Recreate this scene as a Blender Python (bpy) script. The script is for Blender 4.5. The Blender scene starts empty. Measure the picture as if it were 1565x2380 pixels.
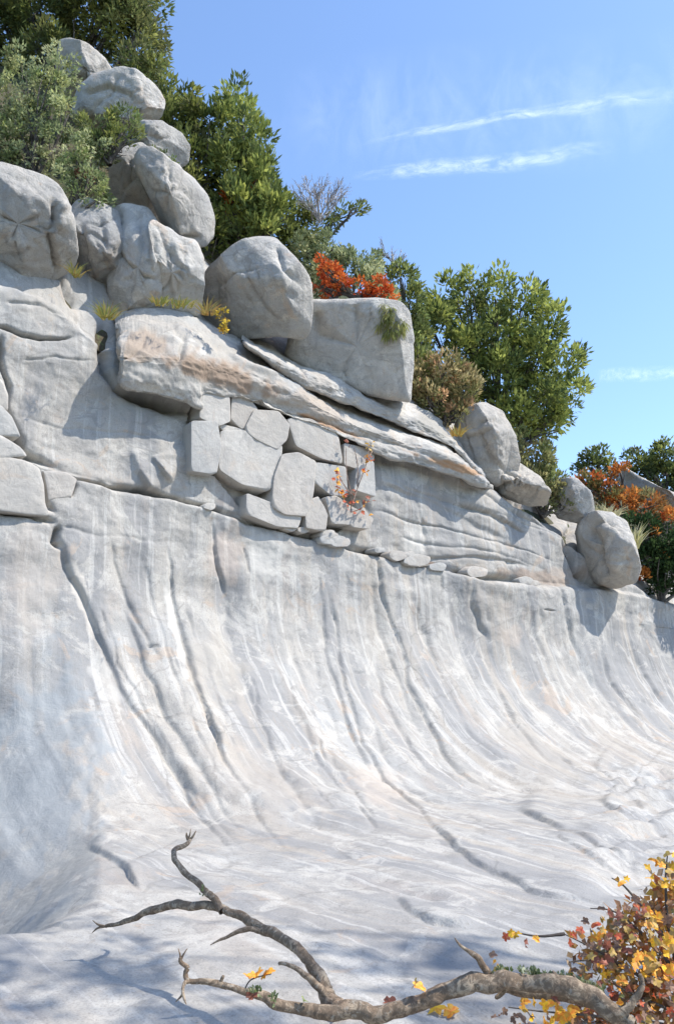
import bpy, math, random
import numpy as np
from mathutils import Vector
random.seed(7); RNG = np.random.default_rng(11)
scene = bpy.context.scene
C = scene.collection

# ------------------------------------------------------------------ camera
W_, H_ = 1565.0, 2379.0
F_ = 1900.0
PITCH = math.radians(13.6)
EYE = np.array([0.0, 0.0, 1.7])
FW = np.array([0, math.cos(PITCH), math.sin(PITCH)])
UP = np.array([0, -math.sin(PITCH), math.cos(PITCH)])
RT = np.array([1.0, 0, 0])
cam_d = bpy.data.cameras.new('camera'); cam = bpy.data.objects.new('camera', cam_d); C.objects.link(cam)
cam.location = EYE; cam.rotation_euler = (math.pi/2 + PITCH, 0, 0)
cam_d.sensor_fit = 'VERTICAL'; cam_d.angle = 2*math.atan(H_/2/F_); cam_d.clip_end = 20000; cam_d.clip_start = .05
scene.camera = cam

# ------------------------------------------------------------------ light
SUN_EL = math.radians(53); SUN_H = np.array([0.985, -0.15]); SUN_H = SUN_H/np.linalg.norm(SUN_H)
world = bpy.data.worlds.new('World'); scene.world = world; world.use_nodes = True
wn = world.node_tree; bg = wn.nodes['Background']
sky = wn.nodes.new('ShaderNodeTexSky'); sky.sky_type = 'NISHITA'; sky.sun_disc = False
sky.sun_elevation = SUN_EL; sky.sun_rotation = math.atan2(SUN_H[0], SUN_H[1])
sky.air_density = 1.0; sky.dust_density = .6; sky.ozone_density = 4.5
wn.links.new(sky.outputs[0], bg.inputs[0]); bg.inputs[1].default_value = 0.15
sl = bpy.data.lights.new('sun', 'SUN'); sl.energy = 3.0; sl.angle = math.radians(.6); sl.color = (1, .94, .85)
sun = bpy.data.objects.new('sun', sl); C.objects.link(sun)
sd = Vector((SUN_H[0]*math.cos(SUN_EL), SUN_H[1]*math.cos(SUN_EL), math.sin(SUN_EL)))
sun.rotation_euler = sd.to_track_quat('Z', 'Y').to_euler(); sun.location = (20, -10, 30)
vs = scene.view_settings; vs.view_transform = 'Standard'; vs.look = 'None'; vs.gamma = 1; vs.exposure = 1.12
vs.use_curve_mapping = False

# ------------------------------------------------------------------ maths helpers
def rays(u, v):
    u = np.asarray(u, float); v = np.asarray(v, float)
    return FW + RT*((u-W_/2)/F_)[..., None] - UP*((v-H_/2)/F_)[..., None]
def atY(u, v, Y):
    d = rays(u, v); return EYE + d*(np.asarray(Y, float)/d[..., 1])[..., None]
def proj(P):
    q = P-EYE; z = np.maximum(q@FW, 1e-3)
    return W_/2+F_*(q@RT)/z, H_/2-F_*(q@UP)/z
K_ = .81; nl = math.sqrt(1+K_*K_)
A_ = np.array([1/nl, K_/nl, 0]); N_ = np.array([K_/nl, -1/nl, 0]); O_ = np.array([0, 18.7, 0])
def onwall(u, v, off):
    """point where the line of sight meets the wall plane moved out by off"""
    d = rays(u, v); off = np.asarray(off, float)
    t = (((O_-EYE)@N_)+off)/(d@N_)
    return EYE+d*t[..., None]
def hsh(x, y, z):
    with np.errstate(over='ignore'):
        h = (x.astype(np.int64)*374761393 + y.astype(np.int64)*668265263 + z.astype(np.int64)*1274126177) & 0x7fffffff
        h = ((h ^ (h >> 13))*1103515245) & 0x7fffffff
        h = (h ^ (h >> 16))
    return (h & 0xffff)/32767.5-1
def vn(x, y, z):
    xi, yi, zi = np.floor(x), np.floor(y), np.floor(z)
    fx, fy, fz = x-xi, y-yi, z-zi
    fx = fx**3*(fx*(fx*6-15)+10); fy = fy**3*(fy*(fy*6-15)+10); fz = fz**3*(fz*(fz*6-15)+10)
    r = 0
    for a in (0, 1):
        for b in (0, 1):
            for c in (0, 1):
                r = r+hsh(xi+a, yi+b, zi+c)*(fx if a else 1-fx)*(fy if b else 1-fy)*(fz if c else 1-fz)
    return r
def fbm(x, y, z, o=4, rough=.5):
    x, y, z = np.broadcast_arrays(np.asarray(x, float), np.asarray(y, float), np.asarray(z, float))
    r = 0; a = 1
    for i in range(o):
        r = r+a*vn(x+i*17.3, y+i*5.1, z-i*9.7); x = x*2.03; y = y*2.03; z = z*2.03; a *= rough
    return r
def ss(a, b, x):
    t = np.clip((x-a)/(b-a), 0, 1); return t*t*(3-2*t)
def catmull(pts, n, closed=False):
    P = np.array(pts, float); m = len(P)
    idx = lambda i: P[i % m] if closed else P[min(max(i, 0), m-1)]
    segs = m if closed else m-1
    t = np.linspace(0, segs, n, endpoint=not closed); out = []
    for q in t:
        i = min(int(q), segs-1); f = q-i
        a, b, c, d = idx(i-1), idx(i), idx(i+1), idx(i+2)
        out.append(.5*(2*b+(c-a)*f+(2*a-5*b+4*c-d)*f*f+(3*b-a-3*c+d)*f**3))
    return np.array(out)
def resample_closed(pts, n, rnd=0.0):
    """even spacing round a closed outline, corners only slightly eased"""
    P = np.array(pts, float); Q = np.vstack([P, P[:1]])
    L = np.r_[0, np.cumsum(np.linalg.norm(np.diff(Q, axis=0), axis=1))]
    t = np.linspace(0, L[-1], n, endpoint=False)
    R = np.stack([np.interp(t, L, Q[:, k]) for k in range(2)], 1)
    for _ in range(int(rnd)):
        R = .5*R+.25*(np.roll(R, 1, 0)+np.roll(R, -1, 0))
    return R
def carve(U, V, lines, seed=0, wob=5):
    """relief (metres, outward positive) left by joints and scarps along traced lines"""
    out = np.zeros_like(U)
    for k, (pts, w, dep, step, fall) in enumerate(lines):
        P = np.array(pts, float); m = max(4*w, 3*fall if step else 0)+10
        sel = np.where((U > P[:, 0].min()-m) & (U < P[:, 0].max()+m) & (V > P[:, 1].min()-m) & (V < P[:, 1].max()+m))[0]
        if not len(sel): continue
        x = U[sel]+wob*1.6*fbm(U[sel]/70, V[sel]/70, k+seed, 4); y = V[sel]+wob*1.6*fbm(U[sel]/70, V[sel]/70, k+seed+50, 3)
        best = np.full(len(sel), 1e9); side = np.zeros(len(sel)); tt = np.zeros(len(sel))
        L = np.r_[0, np.cumsum(np.linalg.norm(np.diff(P, axis=0), axis=1))]
        for i in range(len(P)-1):
            a, b = P[i], P[i+1]; d = b-a; l2 = d@d
            t = np.clip(((x-a[0])*d[0]+(y-a[1])*d[1])/l2, 0, 1)
            dx = x-a[0]-t*d[0]; dy = y-a[1]-t*d[1]; r = np.hypot(dx, dy)
            cr = (d[0]*dy-d[1]*dx)/math.sqrt(l2)
            m2 = r < best; best[m2] = r[m2]; side[m2] = cr[m2]; tt[m2] = ((L[i]+t*math.sqrt(l2))/L[-1])[m2]
        tap = ss(0, .14, tt+.04)*ss(0, .3, 1-tt+.02)*(1+.5*fbm(tt*L[-1]/150, k, seed, 3))
        ww = w*(1+.5*fbm(tt*L[-1]/130, k, seed+9, 3))
        g = -dep*np.exp(-(best/np.maximum(ww*.85, .5*w))**1.35)*tap
        if step:
            # side < 0 is the left of the direction of travel (image y runs down)
            s_ = 1/(1+np.exp(np.clip(side/(.2*w), -40, 40)))
            g = g+step*s_*np.exp(-np.abs(side)/fall)*tap*np.exp(-np.maximum(best-np.abs(side), 0)/w)
        out[sel] += g
    return out

# ------------------------------------------------------------------ object helpers
def mesh_np(name, V, Fc, mat=None, parent=None, smooth=True, attrs=None, uv=None):
    V = np.asarray(V, np.float32); me = bpy.data.meshes.new(name)
    Fc = np.asarray(Fc, np.int32); k = Fc.shape[1]
    me.vertices.add(len(V)); me.vertices.foreach_set('co', V.ravel())
    me.loops.add(Fc.size); me.loops.foreach_set('vertex_index', Fc.ravel())
    me.polygons.add(len(Fc)); me.polygons.foreach_set('loop_start', np.arange(0, Fc.size, k, dtype=np.int32))
    me.polygons.foreach_set('loop_total', np.full(len(Fc), k, np.int32))
    me.polygons.foreach_set('use_smooth', np.full(len(Fc), smooth, bool))
    me.update(calc_edges=True)
    if attrs is not None:
        a = me.color_attributes.new('col', 'FLOAT_COLOR', 'POINT')
        a.data.foreach_set('color', np.asarray(attrs, np.float32).ravel())
    if uv is not None:
        l = me.uv_layers.new(name='UVMap'); l.data.foreach_set('uv', np.asarray(uv, np.float32)[Fc.ravel()].ravel())
    if mat: me.materials.append(mat)
    o = bpy.data.objects.new(name, me); C.objects.link(o)
    if parent: o.parent = parent; 
    return o
def tag(o, label=None, cat=None, group=None, kind=None):
    if label: o['label'] = label
    if cat: o['category'] = cat
    if group: o['group'] = group
    if kind: o['kind'] = kind
    return o
def thing(name, loc, label, cat, group=None):
    o = bpy.data.objects.new(name, None); C.objects.link(o); o.location = [float(q) for q in loc]
    o.empty_display_size = .2
    return tag(o, label, cat, group)
def child(name, V, Fc, mat, parent, **kw):
    V = np.asarray(V, float)-np.array(parent.location)
    return mesh_np(name, V, Fc, mat, parent, **kw)
def gridf(nr, nc, wrap=False):
    r = np.arange(nr-1)[:, None]; c = np.arange(nc if wrap else nc-1)[None, :]
    c2 = (c+1) % nc
    return np.stack([r*nc+c, r*nc+c2, (r+1)*nc+c2, (r+1)*nc+c], -1).reshape(-1, 4)

# ------------------------------------------------------------------ materials
def newmat(name):
    m = bpy.data.materials.new(name); m.use_nodes = True
    nt = m.node_tree; return m, nt, nt.nodes['Principled BSDF']
def N(nt, typ, **kw):
    n = nt.nodes.new(typ)
    for k, v in kw.items():
        if k in n.inputs.keys() if isinstance(k, str) else False: n.inputs[k].default_value = v
        else: setattr(n, k, v)
    return n
def mixc(nt, fac, a, b, mode='MIX'):
    n = nt.nodes.new('ShaderNodeMix'); n.data_type = 'RGBA'; n.blend_type = mode
    for sock, val in ((n.inputs[0], fac), (n.inputs[6], a), (n.inputs[7], b)):
        if isinstance(val, (int, float)): sock.default_value = val
        elif isinstance(val, tuple): sock.default_value = (*val, 1)
        else: nt.links.new(val, sock)
    return n.outputs[2]
def ramp(nt, src, p0, p1, c0=0, c1=1):
    n = nt.nodes.new('ShaderNodeMapRange'); n.inputs[1].default_value = p0; n.inputs[2].default_value = p1
    n.inputs[3].default_value = c0; n.inputs[4].default_value = c1; n.interpolation_type = 'SMOOTHSTEP'
    nt.links.new(src, n.inputs[0]); return n.outputs[0]
def noise(nt, vec, scale, det=5, rough=.55, dist=0, vscale=None):
    if vscale:
        mp = nt.nodes.new('ShaderNodeMapping'); mp.inputs['Scale'].default_value = vscale
        nt.links.new(vec, mp.inputs[0]); vec = mp.outputs[0]
    n = nt.nodes.new('ShaderNodeTexNoise'); n.inputs['Scale'].default_value = scale; n.inputs['Detail'].default_value = det
    n.inputs['Roughness'].default_value = rough; n.inputs['Distortion'].default_value = dist
    nt.links.new(vec, n.inputs['Vector']); return n.outputs[0]
def rock_mat(name, gain=1.0, grain=.8, vary=False, base=(.345, .333, .315), cool=(.30, .308, .315), warm=(.36, .325, .285), uvstreak=False, lich=.35, stain_shading=True):
    m, nt, b = newmat(name); L = nt.links
    tc = nt.nodes.new('ShaderNodeTexCoord'); geo = nt.nodes.new('ShaderNodeNewGeometry')
    P = geo.outputs['Position']
    c = mixc(nt, ramp(nt, noise(nt, P, .38, 4), .42, .66), base, cool)
    c = mixc(nt, ramp(nt, noise(nt, P, .9, 5, dist=.5), .56, .74, 0, .7), c, warm)
    c = mixc(nt, ramp(nt, noise(nt, P, 2.3, 6, .65), .35, .62, .6, 0), c, (.25, .25, .25))
    c = mixc(nt, ramp(nt, noise(nt, P, 1.4, 6, .62, dist=1.0), .57, .67, 0, .6), c, (.44, .432, .415))
    if uvstreak:
        uvn = tc.outputs['UV']
        b1 = noise(nt, uvn, 1.0, 4, .55, .2, vscale=(.85, .10, 1)); c = mixc(nt, ramp(nt, b1, .47, .57, 0, .85), c, (.225, .229, .238))
        b2 = noise(nt, uvn, 1.0, 4, .55, .3, vscale=(1.25, .12, 2.2)); c = mixc(nt, ramp(nt, b2, .52, .63, 0, .6), c, (.335, .305, .27))
        st = noise(nt, uvn, 1.0, 6, .62, .25, vscale=(2.2, .16, 1))
        c = mixc(nt, ramp(nt, st, .50, .66, 0, .5), c, (.235, .238, .245))
        st2 = noise(nt, uvn, 1.0, 5, .6, .2, vscale=(5.5, .22, 1))
        c = mixc(nt, ramp(nt, st2, .54, .64, 0, .55), c, (.45, .445, .435))
        st3 = noise(nt, uvn, 1.0, 4, .6, .6, vscale=(1.1, .5, 1))
        c = mixc(nt, ramp(nt, st3, .56, .7, 0, .45), c, (.33, .29, .26))
    else:
        st = noise(nt, P, 1.0, 5, .6, .4, vscale=(2.6, 2.6, .5))
        c = mixc(nt, ramp(nt, st, .52, .72, 0, .65), c, (.24, .235, .23))
    # pale scraped patches, rusty seeps and grey weathering
    c = mixc(nt, ramp(nt, noise(nt, P, .75, 7, .68, dist=1.5), .53, .60, 0, .55), c, (.43, .42, .40))
    c = mixc(nt, ramp(nt, noise(nt, P, 1.9, 8, .72, dist=2.2), .55, .61, 0, .55), c, (.215, .21, .205))
    c = mixc(nt, ramp(nt, noise(nt, P, 1.15, 6, .6, dist=1.2), .60, .68, 0, .5), c, (.36, .285, .225))
    # hairline joints
    vd = nt.nodes.new('ShaderNodeTexVoronoi'); vd.feature = 'DISTANCE_TO_EDGE'; vd.inputs['Scale'].default_value = .55
    nd = nt.nodes.new('ShaderNodeTexNoise'); nd.inputs['Scale'].default_value = 1.3; nd.inputs['Detail'].default_value = 6; L.new(P, nd.inputs['Vector'])
    av = nt.nodes.new('ShaderNodeVectorMath'); av.operation = 'MULTIPLY_ADD'; L.new(nd.outputs['Color'], av.inputs[0]); av.inputs[1].default_value = (.6, .6, .6); L.new(P, av.inputs[2]); L.new(av.outputs[0], vd.inputs['Vector'])
    hair = nt.nodes.new('ShaderNodeMath'); hair.operation = 'MULTIPLY'; L.new(ramp(nt, vd.outputs['Distance'], .004, .016, 1, 0), hair.inputs[0]); L.new(ramp(nt, noise(nt, P, .45, 3), .48, .58), hair.inputs[1])
    c = mixc(nt, ramp(nt, hair.outputs[0], 0, 1, 0, .28), c, (.13, .125, .12))
    # lichen specks and dark mineral grains
    c = mixc(nt, ramp(nt, noise(nt, P, 9, 6, .7), .60, .70, 0, lich), c, (.17, .165, .155))
    c = mixc(nt, ramp(nt, noise(nt, P, 60, 4, .75), .36, .56, .4, 0), c, (.16, .16, .16))
    vo = nt.nodes.new('ShaderNodeTexVoronoi'); vo.inputs['Scale'].default_value = 16; vo.inputs['Randomness'].default_value = 1; L.new(P, vo.inputs['Vector'])
    c = mixc(nt, ramp(nt, vo.outputs['Distance'], .08, .2, .4, 0), c, (.14, .13, .12))
    if stain_shading:
        at = nt.nodes.new('ShaderNodeAttribute'); at.attribute_name = 'col'
        c2 = mixc(nt, at.outputs['Alpha'], c, at.outputs['Color'])
        c = c2
    c = mixc(nt, 1.0, c, (1.12*gain, 1.085*gain, 1.02*gain), 'MULTIPLY')
    if vary:
        oi = nt.nodes.new('ShaderNodeObjectInfo'); c = mixc(nt, 1.0, c, mixc(nt, oi.outputs['Random'], (.86, .87, .89), (1.14, 1.10, 1.05)), 'MULTIPLY')
    L.new(c, b.inputs['Base Color'])
    b.inputs['Roughness'].default_value = .88; b.inputs['Specular IOR Level'].default_value = .25
    bu = nt.nodes.new('ShaderNodeBump'); bu.inputs['Strength'].default_value = .5 if uvstreak else grain; bu.inputs['Distance'].default_value = .06 if uvstreak else .11
    L.new(noise(nt, P, 3.2, 9, .66, dist=.3), bu.inputs['Height'])
    bu2 = nt.nodes.new('ShaderNodeBump'); bu2.inputs['Strength'].default_value = .4 if uvstreak else grain; bu2.inputs['Distance'].default_value = .025 if uvstreak else .05
    L.new(noise(nt, P, 10, 8, .75), bu2.inputs['Height']); L.new(bu.outputs[0], bu2.inputs['Normal'])
    bu4 = nt.nodes.new('ShaderNodeBump'); bu4.inputs['Strength'].default_value = .45; bu4.inputs['Distance'].default_value = .006
    L.new(noise(nt, P, 48, 6, .75), bu4.inputs['Height']); L.new(bu2.outputs[0], bu4.inputs['Normal'])
    last = bu4
    if uvstreak:
        bu3 = nt.nodes.new('ShaderNodeBump'); bu3.inputs['Strength'].default_value = .2; bu3.inputs['Distance'].default_value = .08
        L.new(noise(nt, tc.outputs['UV'], 1.0, 6, .6, .2, vscale=(3.4, .3, 1)), bu3.inputs['Height']); L.new(bu4.outputs[0], bu3.inputs['Normal']); last = bu3
    L.new(last.outputs[0], b.inputs['Normal'])
    return m
M_cliff = rock_mat('pale_granite', uvstreak=True, lich=.2)
M_rock = rock_mat('boulder_granite', gain=1.2, vary=True, stain_shading=False, lich=.5)
M_pale = rock_mat('bleached_granite', gain=1.36, stain_shading=False, lich=.2)
M_slab = rock_mat('ledge_granite', gain=1.12, grain=.28, base=(.33, .315, .295), warm=(.33, .28, .235))
def attr_leaf(name, transl=.42, rough=.75):
    m, nt, b = newmat(name)
    at = nt.nodes.new('ShaderNodeAttribute'); at.attribute_name = 'col'
    nt.links.new(at.outputs['Color'], b.inputs['Base Color']); b.inputs['Roughness'].default_value = rough
    b.inputs['Specular IOR Level'].default_value = .12
    tr = nt.nodes.new('ShaderNodeBsdfTranslucent'); nt.links.new(at.outputs['Color'], tr.inputs[0])
    mx = nt.nodes.new('ShaderNodeMixShader'); mx.inputs[0].default_value = transl
    nt.links.new(b.outputs[0], mx.inputs[1]); nt.links.new(tr.outputs[0], mx.inputs[2])
    nt.links.new(mx.outputs[0], nt.nodes['Material Output'].inputs[0]); return m
M_leaf = attr_leaf('foliage')
def bark_mat(name, c0, c1, sc=14, dist=.012):
    m, nt, b = newmat(name); geo = nt.nodes.new('ShaderNodeTexCoord'); P = geo.outputs['Object']
    n1 = noise(nt, P, sc*.35, 5, .6); n2 = noise(nt, P, sc, 7, .72, .8)
    c = mixc(nt, ramp(nt, n1, .35, .65), c0, c1)
    c = mixc(nt, ramp(nt, n2, .46, .6, .75, 0), c, tuple(q*.32 for q in c0))
    c = mixc(nt, ramp(nt, noise(nt, P, sc*.8, 5, .6, 1.0), .58, .68, 0, .55), c, (.36, .33, .27))
    nt.links.new(c, b.inputs['Base Color']); b.inputs['Roughness'].default_value = .9
    bu = nt.nodes.new('ShaderNodeBump'); bu.inputs['Strength'].default_value = .9; bu.inputs['Distance'].default_value = dist
    nt.links.new(n2, bu.inputs['Height']); nt.links.new(bu.outputs[0], b.inputs['Normal']); return m
M_bark = bark_mat('dead_wood', (.24, .165, .105), (.36, .285, .20), 24, .012)
M_trunk = bark_mat('tree_bark', (.12, .10, .085), (.2, .18, .15), 4, .03)
M_twig = bark_mat('pale_twig', (.48, .43, .40), (.6, .57, .55), 6, .005)
M_red_twig = bark_mat('vine_stem', (.30, .2, .15), (.4, .3, .25), 6, .005)
def soil_mat():
    m, nt, b = newmat('leaf_litter'); geo = nt.nodes.new('ShaderNodeNewGeometry'); P = geo.outputs['Position']
    c = mixc(nt, ramp(nt, noise(nt, P, .8, 5), .4, .6), (.05, .062, .026), (.10, .08, .045))
    c = mixc(nt, ramp(nt, noise(nt, P, 7, 6, .7), .5, .65), c, (.13, .15, .06))
    nt.links.new(c, b.inputs['Base Color']); b.inputs['Roughness'].default_value = .95
    bu = nt.nodes.new('ShaderNodeBump'); bu.inputs['Distance'].default_value = .2
    nt.links.new(noise(nt, P, 5, 8, .7), bu.inputs['Height']); nt.links.new(bu.outputs[0], b.inputs['Normal']); return m
M_soil = soil_mat()

# ------------------------------------------------------------------ the cliff, one continuous surface from floor to crest
CREST = np.array([(-900, 520), (-300, 575), (0, 612), (110, 640), (190, 690), (240, 740), (300, 775), (450, 800), (600, 860), (700, 885),
                  (900, 965), (1000, 1025), (1090, 1085), (1140, 1112), (1250, 1168), (1340, 1228), (1400, 1290), (1480, 1338), (1565, 1392),
                  (1700, 1425), (2400, 1500), (5000, 1560)], float)
HCR = np.array([(-900, -60), (-300, 60), (0, 140), (300, 240), (420, 340), (500, 440), (600, 530), (700, 610), (850, 690), (950, 770), (1000, 860),
                (1100, 960), (1180, 1030), (1260, 1130), (1330, 1180), (1400, 1135), (1450, 1120), (1565, 1190), (1900, 1300), (5000, 1500)], float)
DC, HC_ = 5.2, 4.3
def floor_z(d): return .12-.05*(d-DC)
s_mid = (onwall(np.linspace(-60, 1640, 620), np.full(620, 1200.), 0)-O_)@A_
sv = np.r_[np.r_[np.arange(-15, -12, .06), np.arange(-12, s_mid[0]-.015, .02)], s_mid, np.arange(s_mid[-1]+.1, 45, .25)]
nc = len(sv)
zz = np.linspace(2, 22, 400)
PP = O_+A_*sv[:, None, None]+np.array([0, 0, 1.])*zz[None, :, None]
uu, vv = proj(PP); cond = vv < np.interp(uu, CREST[:, 0], CREST[:, 1])
ztop = zz[np.argmax(cond, axis=1)]
ztop = np.convolve(np.r_[np.full(6, ztop[0]), ztop, np.full(6, ztop[-1])], np.ones(13)/13, 'valid')
prof = []   # rows of (d, z) arrays over s
one = np.ones(nc)
for d in np.linspace(17, DC, 250): prof.append((d*one, floor_z(d)*one))
for th in np.linspace(90, 0, 230)[1:]:
    t = math.radians(th); prof.append((DC*(1-math.cos(t))*one, (.12+HC_*(1-math.sin(t)))*one))
zc = .12+HC_; RR = .45
for f in np.linspace(0, 1, 210)[1:]:
    z = zc+(ztop-RR-zc)*f; prof.append((-.05*(z-zc), z))
for th in np.linspace(0, 90, 18)[1:]:
    t = math.radians(th); prof.append((-.05*(ztop-RR-zc)-RR*(1-math.cos(t)), ztop-RR+RR*math.sin(t)))
dtop = prof[-1][0]
zz = np.linspace(0, 40, 500); BB = 7.5
PB = O_+A_*sv[:, None, None]+N_*(dtop-BB)[:, None, None]+np.array([0, 0, 1.])*zz[None, :, None]
ub, vb = proj(PB); zb = zz[np.argmax(vb < np.interp(ub, HCR[:, 0], HCR[:, 1]), axis=1)]
zb = np.convolve(np.r_[np.full(4, zb[0]), zb, np.full(4, zb[-1])], np.ones(9)/9, 'valid')
for b_ in np.linspace(.06, 2.4, 40): prof.append((dtop-b_, ztop+(zb-ztop)*(b_/BB)**.9+.06))
prof.append((dtop-2.8, ztop+(zb-ztop)*(2.8/BB)**.9-.6))
D = np.array([p[0] for p in prof]); Z = np.array([p[1] for p in prof]); nr = len(D)
S = np.broadcast_to(sv, D.shape)
G = O_+A_*S[..., None]+N_*D[..., None]+np.array([0, 0, 1.])*Z[..., None]
dr = np.gradient(G, axis=0); dc = np.gradient(G, axis=1)
NR = np.cross(dc, dr); NR /= np.linalg.norm(NR, axis=2)[..., None]+1e-9
if (NR[300, :]@N_).mean() < 0: NR = -NR
tl = np.cumsum(np.r_[np.zeros((1, nc)), np.linalg.norm(np.diff(G, axis=0), axis=2)], axis=0)
U, V = proj(G); Uf, Vf = U.ravel(), V.ravel()
Sf, Tf = S.ravel(), tl.ravel()
inv = ((G-EYE)@FW).ravel() > 1.0
# joints and flutes: (line, half width px, groove depth m, step m, falloff px); step raises the side left of travel
LN = [
 # long ledge joint across the wall
 ([(0, 1058), (80, 1078), (150, 1100), (330, 1140), (420, 1160), (530, 1195), (700, 1235), (880, 1283), (1000, 1307), (1130, 1342), (1250, 1358), (1380, 1364), (1480, 1345)], 6, .30, 0, 0),
 ([(1480, 1345), (1380, 1366), (1250, 1360), (1130, 1344), (1000, 1310), (880, 1286)], 12, .10, .16, 60),
 ([(0, 1192), (50, 1200), (100, 1212), (130, 1225)], 6, .22, 0, 0), ([(130, 1225), (120, 1260), (140, 1275)], 5, .2, 0, 0),
 # left margin of the big smooth face
 ([(12, 770), (5, 830), (28, 890), (20, 940), (45, 1000), (62, 1042), (112, 1066), (150, 1095)], 8, .35, 0, 0),
 ([(0, 750), (40, 762), (100, 776), (150, 778), (195, 772)], 6, .28, 0, 0),
 ([(0, 940), (25, 960), (45, 1005), (70, 1040)], 5, .2, 0, 0), ([(0, 1010), (60, 1052)], 5, .2, 0, 0),
 ([(85, 1072), (95, 1120), (98, 1165), (128, 1200)], 6, .24, 0, 0), ([(175, 1110), (160, 1160)], 5, .15, 0, 0),
 ([(258, 735), (250, 800), (252, 860), (280, 900), (370, 925), (465, 955)], 13, .55, 0, 0),
 ([(100, 610), (150, 640), (185, 690), (215, 700)], 6, .25, 0, 0),
 # face right of the blocks
 ([(868, 1060), (872, 1110), (862, 1160), (880, 1200)], 5, .14, 0, 0), ([(720, 1130), (760, 1150), (800, 1185), (835, 1190)], 5, .2, 0, 0),
 ([(1080, 1170), (1130, 1190), (1200, 1225), (1240, 1240)], 5, .1, .1, 30), ([(1140, 1120), (1200, 1165), (1290, 1195), (1340, 1215)], 8, .3, 0, 0),
 ([(1050, 1010), (1100, 1085), (1140, 1125)], 6, .2, 0, 0), ([(1340, 1180), (1335, 1260), (1360, 1330), (1420, 1362)], 9, .3, 0, 0),
 ([(900, 1120), (1000, 1150), (1100, 1210), (1200, 1260)], 10, .06, .08, 50), ([(1000, 1290), (1110, 1290), (1250, 1320)], 8, .1, .08, 30),
 ([(310, 1040), (320, 1090), (350, 1130), (385, 1140)], 8, .0, .16, 35), ([(360, 1060), (375, 1100), (405, 1120)], 8, .0, .14, 30),
 # flutes
 ([(122, 1235), (150, 1320), (200, 1420), (250, 1530), (310, 1640), (370, 1720), (450, 1850), (560, 1990)], 6.5, 0.073, 0.070, 96),
 ([(250, 1250), (300, 1400), (360, 1520), (400, 1600)], 6.5, 0.044, 0.036, 60),
 ([(395, 1270), (410, 1420), (435, 1560), (465, 1680), (510, 1790), (600, 1900), (680, 1990)], 5.8, 0.067, 0.064, 84),
 ([(500, 1210), (510, 1320), (540, 1390)], 2.9, 0.067, 0.036, 48), ([(580, 1270), (585, 1330)], 2.9, 0.067, 0.000, 0),
 ([(640, 1370), (650, 1500), (680, 1650), (740, 1780), (830, 1900)], 6.5, 0.034, 0.036, 72),
 ([(770, 1370), (785, 1480), (800, 1600), (840, 1720), (890, 1800), (960, 1880), (1040, 1960)], 3.9, 0.073, 0.056, 72),
 ([(878, 1290), (892, 1390), (925, 1490), (950, 1590), (985, 1665), (1030, 1730), (1100, 1800), (1160, 1845)], 4.4, 0.112, 0.070, 72),
 ([(1085, 1320), (1100, 1400), (1120, 1470), (1138, 1500)], 3.9, 0.078, 0.070, 48),
 ([(985, 1440), (1020, 1560), (1080, 1660), (1160, 1760)], 5.8, 0.044, 0.036, 48),
 ([(1150, 1590), (1190, 1680), (1260, 1760), (1310, 1800)], 5.3, 0.055, 0.042, 48),
 ([(1210, 1370), (1240, 1480), (1290, 1600), (1340, 1690), (1400, 1760)], 4.4, 0.067, 0.056, 48),
 ([(1300, 1350), (1310, 1430), (1350, 1550), (1420, 1660), (1500, 1740)], 4.4, 0.067, 0.070, 48),
 ([(1385, 1380), (1385, 1480), (1420, 1590), (1480, 1650), (1540, 1700)], 4.4, 0.073, 0.070, 48),
 ([(1460, 1480), (1500, 1560), (1565, 1640)], 4.4, 0.055, 0.056, 36), ([(1490, 1440), (1565, 1530)], 4.4, 0.044, 0.042, 36),
 # scallops on the lower rock and floor
 ([(1380, 1780), (1420, 1810), (1470, 1815), (1510, 1850)], 3.6, 0.034, 0.070, 67.2), ([(1395, 1865), (1440, 1895), (1500, 1900), (1575, 1925)], 4.0, 0.038, 0.089, 67.2),
 ([(1410, 1830), (1450, 1850), (1500, 1880), (1565, 1880)], 3.2, 0.026, 0.050, 50.4),
 ([(1200, 1880), (1260, 1915), (1340, 1945), (1430, 1985), (1520, 2000)], 4.0, 0.030, 0.074, 84), ([(1290, 1945), (1380, 1995), (1450, 2015)], 3.2, 0.023, 0.040, 50.4),
 ([(1000, 1925), (1060, 1985), (1150, 2030), (1250, 2075), (1330, 2098), (1460, 2100)], 3.6, 0.015, 0.054, 100.8),
 ([(918, 2088), (950, 2130), (1010, 2165), (1060, 2175), (1140, 2165)], 4.3, 0.017, 0.054, 84),
 ([(205, 1930), (230, 1970), (290, 2010), (330, 2080)], 5.6, 0.019, 0.059, 100.8), ([(70, 2080), (130, 2120), (180, 2160)], 4.0, 0.011, 0.029, 84),
 ([(205, 1780), (215, 1860), (205, 1930)], 7.9, 0.015, 0.000, 0), ([(640, 2180), (700, 2230), (760, 2290)], 5.6, 0.008, 0.025, 100.8),
]
KEY = [[(125, 1240), (205, 1430), (320, 1650), (560, 1990)], [(395, 1270), (425, 1500), (510, 1790), (680, 1990)], [(640, 1300), (650, 1500), (740, 1780), (860, 1930)],
       [(770, 1330), (800, 1600), (890, 1800), (1040, 1960)], [(878, 1290), (925, 1490), (1030, 1730), (1180, 1860)], [(1085, 1320), (1130, 1510), (1230, 1720), (1340, 1820)],
       [(1210, 1370), (1260, 1540), (1340, 1690), (1420, 1770)], [(1385, 1380), (1420, 1590), (1500, 1680), (1600, 1760)], [(1500, 1400), (1560, 1520), (1640, 1600), (1700, 1650)]]
fr_ = np.random.default_rng(12)
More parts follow.
